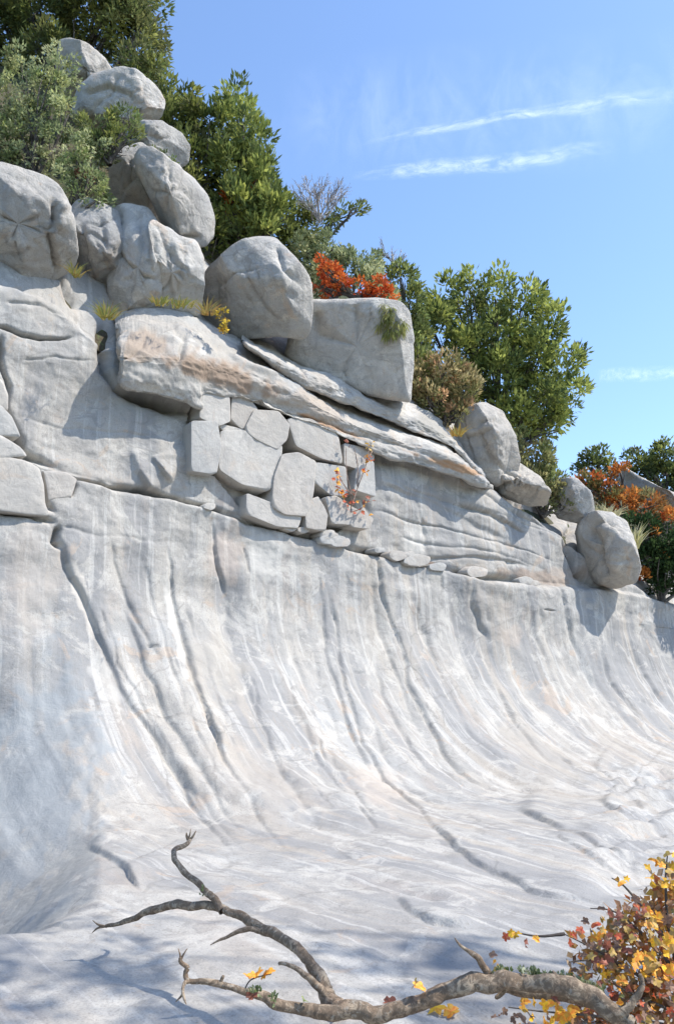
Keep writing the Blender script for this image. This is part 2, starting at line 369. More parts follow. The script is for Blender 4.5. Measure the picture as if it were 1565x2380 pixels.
for i in range(len(KEY)-1):
    for k in range(3 if i < 4 else 2):
        f = (k+.5+fr_.uniform(-.25, .25))/(3 if i < 4 else 2); q = catmull(np.array(KEY[i])*(1-f)+np.array(KEY[i+1])*f, 12)
        a_ = int(fr_.integers(0, 4)); b_ = int(fr_.integers(8, 13)); LN.append(([tuple(r) for r in q[a_:b_]], fr_.uniform(4, 11), fr_.uniform(.02, .06), fr_.uniform(.0, .05), 50))
LN += [([(880, 1105), (1000, 1140), (1150, 1190), (1320, 1245)], 4, 0.045, 0.008, 30), ([(885, 1185), (1000, 1210), (1150, 1255), (1340, 1312)], 4, 0.045, 0.007, 30), ([(950, 1245), (1080, 1265), (1300, 1322)], 4, 0.040, 0.005, 20),
       ([(1100, 1130), (1180, 1180), (1320, 1232)], 4, 0.059, 0.010, 25), ([(130, 1226), (200, 1240), (300, 1252), (420, 1262)], 4, 0.025, 0.004, 20), ([(60, 830), (140, 820), (240, 828)], 4, 0.035, 0.005, 30),
       ([(60, 960), (160, 985), (300, 1000), (440, 1010)], 5, 0.025, 0.005, 40), ([(980, 1150), (1000, 1210), (1010, 1300)], 4, 0.050, 0.004, 25), ([(1170, 1200), (1180, 1290), (1200, 1350)], 4, 0.050, 0.004, 25), ([(20, 690), (110, 700), (200, 725)], 4, 0.050, 0.008, 30), ([(1260, 1230), (1290, 1330)], 4, 0.050, 0.000, 0)]
for k in range(46):
    i = int(fr_.integers(0, len(KEY)-1)); f = fr_.uniform(); q = catmull(np.array(KEY[i])*(1-f)+np.array(KEY[i+1])*f, 40)
    a_ = int(fr_.integers(0, 34)); q = q[a_:a_+int(fr_.integers(3, 7))]; sl_ = fr_.uniform(-14, 14)
    if fr_.uniform() < .3: c_ = q[0]; q = np.array([c_, c_+[14, 3+sl_*.3], c_+[30, 6+sl_*.5]])
    LN.append(([tuple(r) for r in q], fr_.uniform(2.5, 4.5), fr_.uniform(.02, .05), fr_.uniform(0, .03), 14))
Rl = np.zeros(len(Uf)); iv = np.where(inv)[0]
Rl[iv] = carve(Uf[iv], Vf[iv], LN, 0, 3)
wallm = ss(250, 300, np.repeat(np.arange(nr), nc).astype(float))
hi = ss(440, 520, np.repeat(np.arange(nr), nc).astype(float))
Rl += .16*fbm(Sf/3.2, Tf/3.2, 3.1, 3)*(.4+.6*wallm)
Rl += wallm*(1-hi)*(.10*fbm(Sf/1.1, Tf/7.5, 1.7, 3, .45)+.02*fbm(Sf/.33, Tf/5, 6.7, 3))
Rl += .022*fbm(Sf/.45, Tf/.45, 9.2, 4)
# chunky broken relief on the upper wall
ch = fbm(Sf/1.3, Tf/.8, 4.4, 4); Rl += hi*.055*ch
# bedding slope of the long joint: rock above it stands back a little
vj = np.interp(Uf, [0, 420, 880, 1130, 1380, 1600], [1060, 1160, 1283, 1342, 1364, 1400])
Rl += np.where(inv, -.16*ss(-6, 6, vj-Vf)*wallm, 0)
# the left-hand buttress turns away from the light
lb = np.clip((235-Uf)/235, 0, 2)*ss(1480, 1700, Vf)*(1-ss(2040, 2200, Vf)); Rl += np.where(inv, -.75*lb**1.2, 0)
# rough broken rock at the lower right
rg = ss(1330, 1480, Uf)*ss(1760, 1820, Vf)*(1-ss(2040, 2120, Vf)); Rl += np.where(inv, rg*(.17*fbm(Sf/1.6, Tf/.5, 2.2, 5)-.10*np.abs(fbm(Sf/2.2, Tf/.6, 5.2, 3))), 0)
# hollow where the jointed blocks sit
BLK = np.array([(458, 905), (560, 915), (700, 960), (800, 1010), (805, 1090), (850, 1200), (800, 1230), (700, 1225), (560, 1170), (505, 1105), (440, 1090), (440, 980)], float)
def inpoly(x, y, P):
    r = np.zeros(len(x), bool)
    for i in range(len(P)):
        a, b = P[i], P[i-1]
        c = ((a[1] > y) != (b[1] > y)) & (x < (b[0]-a[0])*(y-a[1])/(b[1]-a[1]+1e-9)+a[0]); r ^= c
    return r
Rl[iv] -= .19*inpoly(Uf[iv], Vf[iv], BLK)*(Rl[iv] < 9)
Gd = G.reshape(-1, 3)+NR.reshape(-1, 3)*Rl[:, None]
# mineral staining plus painted shade and lit edges, as ellipses: (u, v, ru, rv, angle, colour, strength)
def stains_and_shading(Uq, Vq, lst):
    col = np.zeros((len(Uq), 4))
    for k, (u, v, ru, rv, an, c, st) in enumerate(lst):
        a = math.radians(an); x = (Uq-u); y = (Vq-v)
        xr = (x*math.cos(a)+y*math.sin(a))/ru; yr = (-x*math.sin(a)+y*math.cos(a))/rv
        m = st*(1-ss(.5, 1.15, np.hypot(xr, yr)+.4*fbm(Uq/26, Vq/26, k, 3)))
        keep = m > col[:, 3]; col[keep, :3] = c; col[:, 3] = np.maximum(col[:, 3], m)
    return col
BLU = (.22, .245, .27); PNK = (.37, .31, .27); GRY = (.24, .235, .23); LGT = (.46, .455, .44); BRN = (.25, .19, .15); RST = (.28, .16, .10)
stn_shading = np.zeros((len(Uf), 4)); stn_shading[iv] = stains_and_shading(Uf[iv], Vf[iv], [
 (90, 1780, 150, 240, 10, BLU, .75), (120, 1960, 150, 120, 0, (0.258, 0.272, 0.279), .6), (60, 1350, 90, 130, 0, (0.320, 0.299, 0.282), .6),  # first two paint a soft bluish shade onto the lower left rock
 (240, 1580, 22, 90, -25, LGT, .4), (180, 1380, 16, 110, -20, (0.435, 0.415, 0.388), .7), (403, 1450, 13, 130, -8, LGT, .7),  # narrow pale strips paint the lit edges left of the flutes
 (530, 1290, 45, 80, 0, PNK, .45), (620, 1280, 50, 60, 0, LGT, .5), (490, 1560, 80, 120, 0, (0.299, 0.286, 0.265), .5),
 (1080, 1290, 70, 18, 10, GRY, .7), (1230, 1335, 120, 16, 8, BRN, .6), (1000, 1297, 60, 6, 14, RST, .6), (980, 1250, 35, 35, 0, LGT, .5),
 (600, 1830, 150, 60, 30, (0.306, 0.286, 0.265), .5), (1250, 1760, 130, 60, 40, (0.279, 0.262, 0.241), .5), (880, 1830, 70, 60, 40, (0.381, 0.340, 0.309), .45),
 (1420, 1740, 70, 40, 30, (0.272, 0.252, 0.231), .5), (100, 700, 90, 40, 0, (0.313, 0.299, 0.279), .5), (560, 1130, 80, 40, 10, PNK, .35), (1330, 1330, 60, 20, 0, BRN, .4),
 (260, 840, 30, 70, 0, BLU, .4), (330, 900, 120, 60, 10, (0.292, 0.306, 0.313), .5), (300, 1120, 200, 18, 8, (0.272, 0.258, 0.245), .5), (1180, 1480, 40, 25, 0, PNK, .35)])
cliff = mesh_np('cliff', Gd, gridf(nr, nc), M_cliff, attrs=stn_shading, uv=np.stack([Sf, Tf], 1))
tag(cliff, kind='structure')

# ------------------------------------------------------------------ hillside behind the crest, and distant ground
zt3, dt3, s3, zb = ztop[::3], dtop[::3], sv[::3], zb[::3]
rows = []
for b_ in np.r_[np.linspace(.2, BB, 60), np.linspace(BB+.5, 40, 40)]:
    f = b_/BB
    z = zt3-.15+(zb-zt3)*min(f, 1)**.9 if f <= 1 else zb-.03*(b_-BB)**1.4
    rows.append(O_+A_*s3[:, None]+N_*(dt3-b_)[:, None]+np.array([0, 0, 1.])*z[:, None])
HS = np.array(rows); q = HS.reshape(-1, 3); bq = np.repeat(np.r_[np.linspace(.2, BB, 60), np.linspace(BB+.5, 40, 40)], len(s3))
q = q+np.array([0, 0, 1.])*(.25*fbm(q[:, 0]/1.6, q[:, 1]/1.6, 0, 4))[:, None]*ss(2.2, 3.5, bq)[:, None]-np.array([0, 0, 1.])*(.55*(1-ss(2.1, 3.2, bq)))[:, None]
tag(mesh_np('hillside', q, gridf(HS.shape[0], HS.shape[1]), M_soil), kind='structure')
hu, hv = proj(q[:60*len(s3)]); hy = q[:60*len(s3), 1]
def hillY(u, v):
    k = np.argsort((hu-u)**2+(hv-v)**2)[:6]; return float(np.median(hy[k]))
n_ = 60; gx, gy = np.meshgrid(np.linspace(-1500, 1500, n_), np.linspace(-1500, 1500, n_))
gv = np.stack([gx.ravel(), gy.ravel(), np.full(n_*n_, -2.2)], 1)
tag(mesh_np('ground', gv, gridf(n_, n_), M_soil), kind='structure')

# ------------------------------------------------------------------ rock solids
def solid(outline, Y=None, off=None, thick=1.0, back=None, e=.75, n=96, rings=64, seed=0, rnd=1, facets=7, rough=.04, lines=None, centre=None, fcut=.72, wob=2, tilt=(0, 0), cuts=()):
    """closed boulder: its outline at its own depth, full thickness in front and behind"""
    Pp = resample_closed(outline, n, rnd)
    c = np.array(centre if centre else Pp.mean(0), float)
    if off is None:
        c3 = atY(c[0], c[1], Y); nrm = EYE-c3; nrm /= np.linalg.norm(nrm)
        nrm = nrm + np.array([tilt[0], 0, tilt[1]]); nrm /= np.linalg.norm(nrm)
        def P3(u, v):
            d = rays(u, v); t = ((c3-EYE)@nrm)/(d@nrm); return EYE+d*t[..., None]
    else:
        nrm = N_; c3 = onwall(c[0], c[1], off)
        def P3(u, v): return onwall(u, v, np.full(np.shape(u), off))
    O3 = P3(Pp[:, 0], Pp[:, 1]); R3 = O3-c3; size = np.linalg.norm(R3, axis=1).mean()
    th = np.linspace(0, math.pi, rings); back = thick if back is None else back
    e = e*.7; sr = np.sin(th)**e; cz = np.sign(np.cos(th))*np.abs(np.cos(th))**e
    dz = np.where(cz > 0, cz*thick, cz*back)
    Vv = c3+R3[None]*sr[:, None, None]+nrm*dz[:, None, None]
    rs = np.random.default_rng(seed+100)
    rad = np.linalg.norm(R3, axis=1).max(); fr = (cz > .02)
    X = Vv-c3
    e1 = np.cross([0, 0, 1.], nrm); e1 /= np.linalg.norm(e1); e2 = np.cross(nrm, e1)
    for k in range(facets):
        a = rs.uniform(0, 2*math.pi); tl_ = rs.uniform(.35, 1.0)
        m = nrm*1.0*thick**0+(e1*math.cos(a)+e2*math.sin(a))*tl_*1.5; m /= np.linalg.norm(m)
        supp = (X@m).max(); cut = supp*(1-fcut*rs.uniform(.3, .75)); ov = (X@m)-cut
        X = X-m*(np.maximum(ov, 0)*.95)[..., None]*fr[:, None, None]
    for (ca, cb, cc, cf) in cuts:
        m = nrm*cc+e1*ca+e2*cb; m /= np.linalg.norm(m); supp = (X@m).max(); ov = (X@m)-supp*(1-cf)
        X = X-m*np.maximum(ov, 0)[..., None]*fr[:, None, None]
    Vv = c3+X
    g0 = np.gradient(Vv, axis=0); g1 = np.roll(Vv, -1, 1)-np.roll(Vv, 1, 1); nn = np.cross(g0, g1)
    nn /= np.linalg.norm(nn, axis=2)[..., None]+1e-9
    if ((nn*X).sum(2)).mean() < 0: nn = -nn
    nn[0] = nrm; nn[-1] = -nrm
    Q = Vv.reshape(-1, 3); fz = 1/size
    edge = (1-.75*sr**8)[:, None]*np.ones(n)
    ds = size*rough*(.8*fbm(Q[:, 0]*1.3*fz, Q[:, 1]*1.3*fz, Q[:, 2]*1.3*fz+seed, 5, .5)+.7*fbm(Q[:, 0]*6*fz, Q[:, 1]*6*fz, Q[:, 2]*6*fz+seed, 4)-.5*np.abs(fbm(Q[:, 0]*3*fz, Q[:, 1]*3*fz, Q[:, 2]*3*fz-seed, 4)))
    ds = ds*(.35+.65*edge.ravel())
    if lines:
        uq, vq = proj(Q); ds = ds+carve(uq, vq, lines, seed, wob)*np.repeat(fr, n)
    Q = Q+nn.reshape(-1, 3)*ds[:, None]
    return Q, gridf(rings, n, True), c3
def boulder(outline, label, Y=None, group=None, mat=None, grow=12, **kw):
    oc = np.mean(outline, 0); outline = [tuple(oc+(np.array(q)-oc)*(1+grow/(np.linalg.norm(np.array(q)-oc)+1))) for q in outline]
    u, v = np.mean([p[0] for p in outline]), np.max([p[1] for p in outline])
    rb = np.random.default_rng(kw.get('seed', 0)+900); ext = np.ptp(np.array(outline), axis=0); oc = np.mean(outline, 0); ln_ = list(kw.pop('lines', None) or [])
    for k in range(4):
        a_ = rb.uniform(0, math.pi); dv = np.array([math.cos(a_), math.sin(a_)]); c_ = oc+rb.uniform(-.28, .28, 2)*ext; L_ = ext*rb.uniform(.2, .45)
        ln_.append(([tuple(c_+dv*L_*t+rb.normal(size=2)*ext*.04) for t in (-1, -.4, .2, .8)], rb.uniform(2.5, 4.5), rb.uniform(.04, .10), rb.uniform(0, .07), 25))
    Q, Fq, c3 = solid(outline, Y=Y, lines=ln_, **kw)
    base = np.array([Q[:, 0].mean(), Q[:, 1].mean(), Q[:, 2].min()])
    o = mesh_np('boulder', Q-base, Fq, mat or M_rock); o.location = base
    return tag(o, label, 'boulder', group)
GB = 'boulders piled above the cliff'
# top pile, from the left
boulder([(-60, 400), (0, 388), (40, 396), (80, 412), (120, 432), (140, 460), (152, 500), (166, 545), (172, 590), (160, 618), (135, 636), (100, 642), (60, 636), (30, 610), (0, 598), (-70, 600)],
        'broad cracked boulder at the left edge below the leafy bushes', 14.9, GB, thick=1.1, e=.62, seed=1, fcut=.25,
        lines=[([(28, 500), (34, 560), (40, 610)], 5, .22, 0, 0), ([(118, 540), (128, 590), (135, 640)], 6, .25, 0, 0), ([(0, 500), (60, 510), (100, 495)], 6, .12, .1, 30), ([(140, 470), (120, 545)], 5, .1, .05, 20)])
boulder([(163, 505), (180, 475), (205, 468), (235, 480), (270, 500), (285, 560), (290, 640), (282, 700), (262, 712), (230, 700), (200, 672), (182, 630), (176, 580)],
        'upright rounded boulder beside the tuft of yellow grass', 16.3, GB, thick=.95, e=.7, seed=2, lines=[([(235, 500), (245, 560), (250, 590)], 5, .12, .08, 20), ([(190, 520), (205, 600), (235, 680)], 7, .08, .08, 25)])
boulder([(262, 495), (290, 480), (340, 490), (362, 520), (372, 600), (366, 680), (360, 740), (290, 745), (268, 730), (258, 640), (255, 560)],
        'tall pale boulder with a warm stained right edge in the middle of the pile', 16.6, GB, mat=M_pale, thick=.9, e=.5, seed=3, facets=5, cuts=[(-.9, 0, .8, .2)], lines=[([(330, 560), (320, 640), (300, 700)], 8, .08, .08, 30)])
boulder([(358, 520), (385, 535), (420, 560), (450, 565), (464, 600), (466, 660), (462, 740), (360, 740), (354, 650)],
        'smooth white block standing under the nose shaped boulder', 16.75, GB, mat=M_pale, thick=.85, e=.45, seed=4, facets=4, lines=[([(362, 560), (372, 620), (362, 700)], 5, .15, 0, 0), ([(390, 560), (395, 650), (400, 720)], 7, .06, .05, 20)])
boulder([(262, 380), (285, 350), (330, 338), (370, 380), (392, 440), (395, 500), (378, 520), (300, 500), (262, 480)],
        'shaded grey rock wedged behind the nose shaped boulder', 17.6, GB, thick=.7, e=.6, seed=5, cuts=[(-1, -.4, .7, .4)])
boulder([(318, 368), (335, 348), (362, 352), (400, 385), (445, 420), (474, 455), (490, 500), (490, 545), (474, 562), (440, 570), (408, 560), (385, 530), (372, 490), (345, 440), (322, 405)],
        'large nose shaped boulder leaning out with a pink tip', 16.7, GB, thick=1.0, e=.65, seed=6, cuts=[(-.9, -.5, .7, .42), (.7, .6, .7, .25)], lines=[([(330, 400), (360, 450), (380, 500)], 6, .08, .12, 25), ([(400, 560), (430, 545), (470, 550)], 6, .1, .06, 20)])
boulder([(300, 305), (330, 290), (375, 292), (412, 312), (432, 340), (430, 372), (405, 388), (350, 385), (310, 365)],
        'small rounded boulder with a green sprig growing in front', 17.9, GB, thick=.7, e=.75, seed=7)
boulder([(196, 200), (225, 178), (282, 166), (310, 176), (350, 205), (366, 235), (360, 268), (330, 288), (280, 300), (210, 300), (180, 262)],
        'wide white boulder second from the top of the pile', 18.2, GB, mat=M_pale, thick=1.0, e=.7, seed=8, tilt=(.2, .1), lines=[([(200, 215), (250, 200), (300, 215), (330, 250)], 6, .08, .1, 30)])
boulder([(146, 100), (165, 96), (200, 110), (235, 138), (250, 160), (245, 200), (200, 230), (150, 220), (140, 150)],
        'topmost boulder of the pile against the dark tree', 19.4, GB, thick=.9, e=.8, seed=9)
boulder([(466, 660), (500, 620), (540, 580), (575, 562), (612, 556), (640, 562), (660, 590), (690, 620), (712, 660), (715, 720), (708, 770), (690, 780), (640, 770), (600, 775), (540, 785), (500, 760), (468, 720)],
        'big rounded boulder standing alone with its left side in shade', 17.9, GB, thick=1.25, e=.7, seed=20, facets=5, cuts=[(-1, -.2, .5, .42), (.8, .1, .9, .22), (.1, 1, .8, .2)], rough=.03, lines=[([(640, 570), (660, 620), (700, 665)], 5, .08, 0, 0), ([(610, 650), (650, 670), (690, 700)], 5, .06, 0, 0)])
boulder([(700, 712), (728, 699), (800, 699), (870, 697), (925, 702), (946, 725), (956, 790), (955, 860), (948, 930), (860, 915), (760, 880), (664, 826), (680, 770)],
        'square pale block with red creeper along its top', 19.8, GB, mat=M_pale, grow=2, thick=1.0, e=.27, n=130, rings=80, seed=11, facets=1, fcut=.2, rough=.02, cuts=[(.9, .1, .8, .10)], lines=[([(735, 725), (740, 770), (750, 800)], 9, .14, 0, 0), ([(825, 705), (832, 740), (840, 760)], 9, .16, 0, 0), ([(858, 710), (862, 780), (850, 850)], 6, .14, .06, 25), ([(905, 715), (930, 770)], 6, .08, .06, 20)])
boulder([(1068, 985), (1090, 955), (1130, 943), (1165, 965), (1190, 1010), (1202, 1060), (1195, 1100), (1150, 1120), (1100, 1090), (1070, 1040)],
        'pinkish oval boulder under the big round tree', 22.6, GB, thick=1.0, e=.8, seed=12, tilt=(.2, .1), lines=[([(1075, 1020), (1110, 1012), (1150, 995)], 6, .1, .08, 25)])
boulder([(1142, 1095), (1160, 1080), (1205, 1086), (1240, 1108), (1266, 1140), (1262, 1168), (1225, 1168), (1180, 1150), (1145, 1130)],
        'flat grey boulder resting on the cliff edge right of the oval one', 23.2, GB, thick=.8, e=.75, seed=13, lines=[([(1160, 1125), (1200, 1120), (1245, 1140)], 7, .14, .08, 20)])
boulder([(1282, 1145), (1300, 1122), (1335, 1120), (1365, 1150), (1372, 1185), (1345, 1208), (1300, 1196)],
        'small white stone on the crest between the olive bush and the pale grass', 25.2, GB, thick=.6, e=.8, seed=14, rings=40, n=64)
boulder([(1334, 1240), (1343, 1208), (1372, 1190), (1418, 1190), (1452, 1214), (1470, 1258), (1486, 1318), (1478, 1350), (1430, 1368), (1385, 1358), (1348, 1312)],
        'large leaning boulder with a shaded hollow at the right end of the cliff edge', 25.2, GB, grow=2, thick=1.0, e=.6, seed=15, facets=5, cuts=[(-.75, -.3, .75, .38), (.5, .8, .7, .25)], lines=[([(1372, 1225), (1392, 1262), (1400, 1300), (1408, 1345)], 20, .26, .18, 30), ([(1375, 1222), (1410, 1212), (1430, 1235)], 5, .1, 0, 0)])

# pieces of the cliff itself: ledge slabs and jointed blocks
def cliff_part(name, Q, Fq, mat, cols=None):
    if cols is None: cols = np.zeros((len(Q), 4))
    return mesh_np(name, Q, Fq, mat, cliff, attrs=cols)
def slab(top, bot, sect, seed, nst=360, lines=None, lst=(), rough=.05):
    T = catmull(top, nst); B = catmull(bot, nst); sc_ = np.array(sect); sec = np.stack([np.interp(np.linspace(0, len(sc_)-1, 110), np.arange(len(sc_)), sc_[:, k]) for k in (0, 1)], 1)
    Wt, Dt = sec[:, 0], sec[:, 1]
    px = B[None]+(T-B)[None]*Wt[:, None, None]
    endt = ss(0, .03, np.linspace(0, 1, nst))*ss(0, .05, 1-np.linspace(0, 1, nst))
    dd = np.where(Dt[:, None] > 0, Dt[:, None]*(1-.62*ss(.15, .5, np.linspace(0, 1, nst)))[None], Dt[:, None])-(1-endt)[None]*.5*(Dt[:, None] > -.6)
    Q = onwall(px[..., 0], px[..., 1], dd)
    g0 = np.gradient(Q, axis=0); g1 = np.gradient(Q, axis=1); nn = np.cross(g1, g0); nn /= np.linalg.norm(nn, axis=2)[..., None]+1e-9
    if (nn[len(sec)//3]@N_).mean() < 0: nn = -nn
    q = Q.reshape(-1, 3)
    ds = rough*(1.6*fbm(q[:, 0]/1.6, q[:, 1]/1.6, q[:, 2]/.6+seed, 6, .6)+.4*np.abs(fbm(q[:, 0]/.9, q[:, 1]/.9, q[:, 2]/.4-seed, 4)))
    vis = np.repeat((Dt > -1.3), nst)
    if lines: ds = ds+carve(px[..., 0].ravel(), px[..., 1].ravel(), lines, seed)*vis
    q = q+nn.reshape(-1, 3)*ds[:, None]
    return cliff_part('ledge_slab', q, gridf(len(sec), nst), M_slab, stains_and_shading(px[..., 0].ravel(), px[..., 1].ravel(), lst) if lst else None)
slab([(268, 738), (300, 712), (350, 702), (400, 698), (450, 716), (500, 755), (530, 775), (600, 800), (650, 830), (700, 866), (760, 896), (850, 934), (950, 976), (1050, 1024), (1105, 1080), (1142, 1118)],
     [(275, 885), (300, 908), (370, 925), (430, 938), (468, 948), (478, 917), (560, 930), (640, 958), (700, 978), (780, 1010), (830, 1030), (900, 1060), (980, 1084), (1060, 1106), (1110, 1126), (1144, 1136)],
     [(.06, -1.2), (.0, -.1), (.0, .16), (.03, .22), (.15, .34), (.36, .48), (.43, .48), (.48, .38), (.64, -.05), (.87, -.75), (1.0, -1.4), (.93, -1.9), (.5, -2.2)], 3, 520,
     lines=[([(400, 760), (430, 790), (420, 830), (405, 850)], 6, .12, .05, 20),
            ([(560, 925), (700, 965), (830, 1012), (950, 1050), (1080, 1095)], 5, .05, -.1, 25), ([(690, 850), (700, 880)], 5, .08, 0, 0), ([(610, 880), (640, 885)], 5, .1, 0, 0),
            ([(280, 830), (330, 810), (345, 780)], 6, .1, .05, 20), ([(480, 790), (560, 850), (660, 880)], 8, .0, .1, 40)],
     lst=[(480, 860, 170, 30, 18, (.215, .16, .12), .9), (330, 810, 60, 45, 0, (.25, .20, .16), .8), (720, 935, 140, 20, 20, (0.299, 0.252, 0.211), .6), (950, 985, 90, 18, 22, (0.224, 0.211, 0.201), .7),
          (1040, 1080, 90, 8, 18, (.27, .17, .10), .9), (760, 985, 90, 8, 22, (.30, .19, .12), .9), (700, 890, 60, 16, 10, BLU, .5), (330, 860, 40, 30, 0, (0.381, 0.367, 0.347), .5)])
slab([(560, 782), (600, 797), (650, 817), (700, 834), (800, 860), (900, 904), (1000, 957), (1060, 1010), (1100, 1066), (1125, 1100)],
     [(565, 800), (610, 830), (660, 862), (700, 885), (760, 912), (850, 948), (950, 990), (1050, 1036), (1095, 1085), (1125, 1110)],
     [(.1, -1.4), (-.1, -.3), (-.1, .02), (.1, .12), (.26, .14), (.36, .08), (.56, -.3), (.85, -.9), (1.0, -1.5), (.9, -2.0), (.4, -2.3)], 14, 420,
     lines=[([(700, 850), (705, 880)], 4, .1, 0, 0), ([(800, 880), (860, 910), (940, 945)], 5, .06, .08, 20), ([(930, 925), (1000, 975), (1050, 1015)], 5, .06, .08, 20)],
     lst=[(880, 925, 60, 12, 24, (.24, .235, .23), .7), (1010, 1000, 60, 20, 35, (.22, .215, .20), .75), (740, 850, 60, 16, 20, (.42, .42, .41), .7)])
def block(outline, off, seed, thick=.06, back=.7, **kw):
    kw.setdefault('e', .13); kw.setdefault('rnd', 1); kw.setdefault('n', 60); kw.setdefault('rings', 34)
    oc = np.mean(outline, 0); outline = [tuple(oc+(np.array(q)-oc)*(1+7/(np.linalg.norm(np.array(q)-oc)+1))) for q in outline]
    Q, Fq, _ = solid(outline, off=off, thick=thick, back=back, seed=seed, facets=3, fcut=.12, rough=.014, **kw)
    cc = np.zeros((len(Q), 4)); rs = np.random.default_rng(seed); t = [(.34, .32, .30), (.30, .31, .32), (.38, .37, .36), (.34, .31, .285)][seed % 4]
    cc[:, :3] = t; cc[:, 3] = .4
    return cliff_part('rock_block', Q, Fq, M_slab, cc)
bl = [
 [(468, 908), (500, 905), (528, 922), (530, 975), (505, 985), (466, 968)], [(540, 925), (575, 930), (590, 955), (582, 985), (560, 992), (538, 975)],
 [(592, 958), (640, 962), (665, 985), (658, 1025), (640, 1040), (600, 1020), (570, 1000)], [(445, 985), (500, 985), (506, 1040), (500, 1098), (445, 1090)],
 [(515, 1005), (570, 1008), (648, 1038), (642, 1100), (618, 1140), (560, 1120), (512, 1090)], [(655, 1062), (690, 1058), (728, 1078), (722, 1130), (712, 1195), (660, 1190), (632, 1172), (640, 1110)],
 [(668, 975), (720, 980), (775, 1010), (790, 1075), (740, 1060), (690, 1035)], [(735, 1080), (795, 1090), (800, 1150), (765, 1145), (732, 1120)],
 [(575, 1150), (640, 1180), (690, 1200), (690, 1225), (640, 1218), (575, 1195)], [(708, 1175), (735, 1160), (752, 1195), (750, 1230), (712, 1222)],
 [(757, 1160), (780, 1158), (812, 1185), (806, 1215), (770, 1212)], [(830, 1090), (862, 1075), (866, 1150), (822, 1135)], [(505, 985), (560, 1002), (640, 1030), (600, 1024), (520, 1002)],
 [(795, 1170), (830, 1192), (858, 1205), (850, 1225), (815, 1220)], [(800, 1035), (855, 1048), (862, 1068), (828, 1085), (802, 1078)]]
for i, o in enumerate(bl): block(o, [.02, -.04, .02, .05, .0, .06, -.02, -.06, .0, .03, .0, -.02, -.06, 0, -.08][i], 30+i)
bl2 = [[(-60, 1068), (0, 1064), (60, 1078), (86, 1092), (95, 1130), (98, 1165), (110, 1195), (60, 1190), (0, 1182), (-60, 1176)],
       [(-60, 940), (0, 948), (22, 972), (42, 1012), (0, 1008), (-60, 1000)], [(-60, 1012), (0, 1018), (40, 1040), (58, 1058), (0, 1060), (-60, 1060)],
       [(105, 1098), (150, 1104), (172, 1116), (160, 1155), (115, 1160)], [(-60, 880), (0, 885), (12, 915), (14, 950), (-60, 930)]]
for i, o in enumerate(bl2): block(o, [.12, .10, .12, .02, .05][i], 60+i, rings=30, n=80, e=.5)
# broken scree chips along the long joint
for i in range(20):
    u = random.uniform(480, 1330); v = np.interp(u, [0, 420, 880, 1130, 1380], [1060, 1160, 1283, 1342, 1364])+random.uniform(-9, 4)
    r = random.uniform(6, 17); a0 = random.uniform(0, 6)
    block([(u+r*1.5*math.cos(a0+k)*random.uniform(.7, 1.1), v+r*.7*math.sin(a0+k)*random.uniform(.7, 1.1)) for k in np.arange(0, 6.28, 1.25)][::1], -.09, 200+i, thick=.09, back=.3, n=20, rings=12)

# a second ledge of rock on the far rise at the right
far = solid([(1418, 1085), (1438, 1078), (1480, 1105), (1530, 1130), (1600, 1160), (1700, 1220), (1700, 1290), (1600, 1230), (1540, 1195), (1480, 1160), (1430, 1120)], Y=31, thick=1.2, e=.6, seed=71, centre=(1550, 1165))
base = np.array([far[0][:, 0].mean(), far[0][:, 1].mean(), far[0][:, 2].min()])
o = mesh_np('rock_ledge', far[0]-base, far[1], M_rock); o.location = base; tag(o, 'sloping pale rock ledge showing above the orange bush at the far right', 'rock ledge')

# ------------------------------------------------------------------ tubes
def tube(P, R, n=8, seed=0, rough=.12, cap=True):
    P = np.asarray(P, float); R = np.asarray(R, float); T = np.gradient(P, axis=0); T /= np.linalg.norm(T, axis=1)[:, None]+1e-9
    up = np.array([0.1, .2, 1.]); x = np.cross(T, up); x /= np.linalg.norm(x, axis=1)[:, None]+1e-9; y = np.cross(T, x)
    a = np.linspace(0, 2*math.pi, n, endpoint=False)
    L = np.r_[0, np.cumsum(np.linalg.norm(np.diff(P, axis=0), axis=1))]
    rr = R[:, None]*(1+rough*fbm(np.cos(a)[None]*1.3+seed, np.sin(a)[None]*1.3, (L/np.maximum(R.max()*3, 1e-3))[:, None], 3))
    V_ = P[:, None]+x[:, None]*(rr*np.cos(a))[..., None]+y[:, None]*(rr*np.sin(a))[..., None]
    return V_.reshape(-1, 3), gridf(len(P), n, True)
def join(parts):
    Vs, Fs, o = [], [], 0
    for v, f in parts: Vs.append(v); Fs.append(f+o); o += len(v)
    return np.vstack(Vs), np.vstack(Fs)

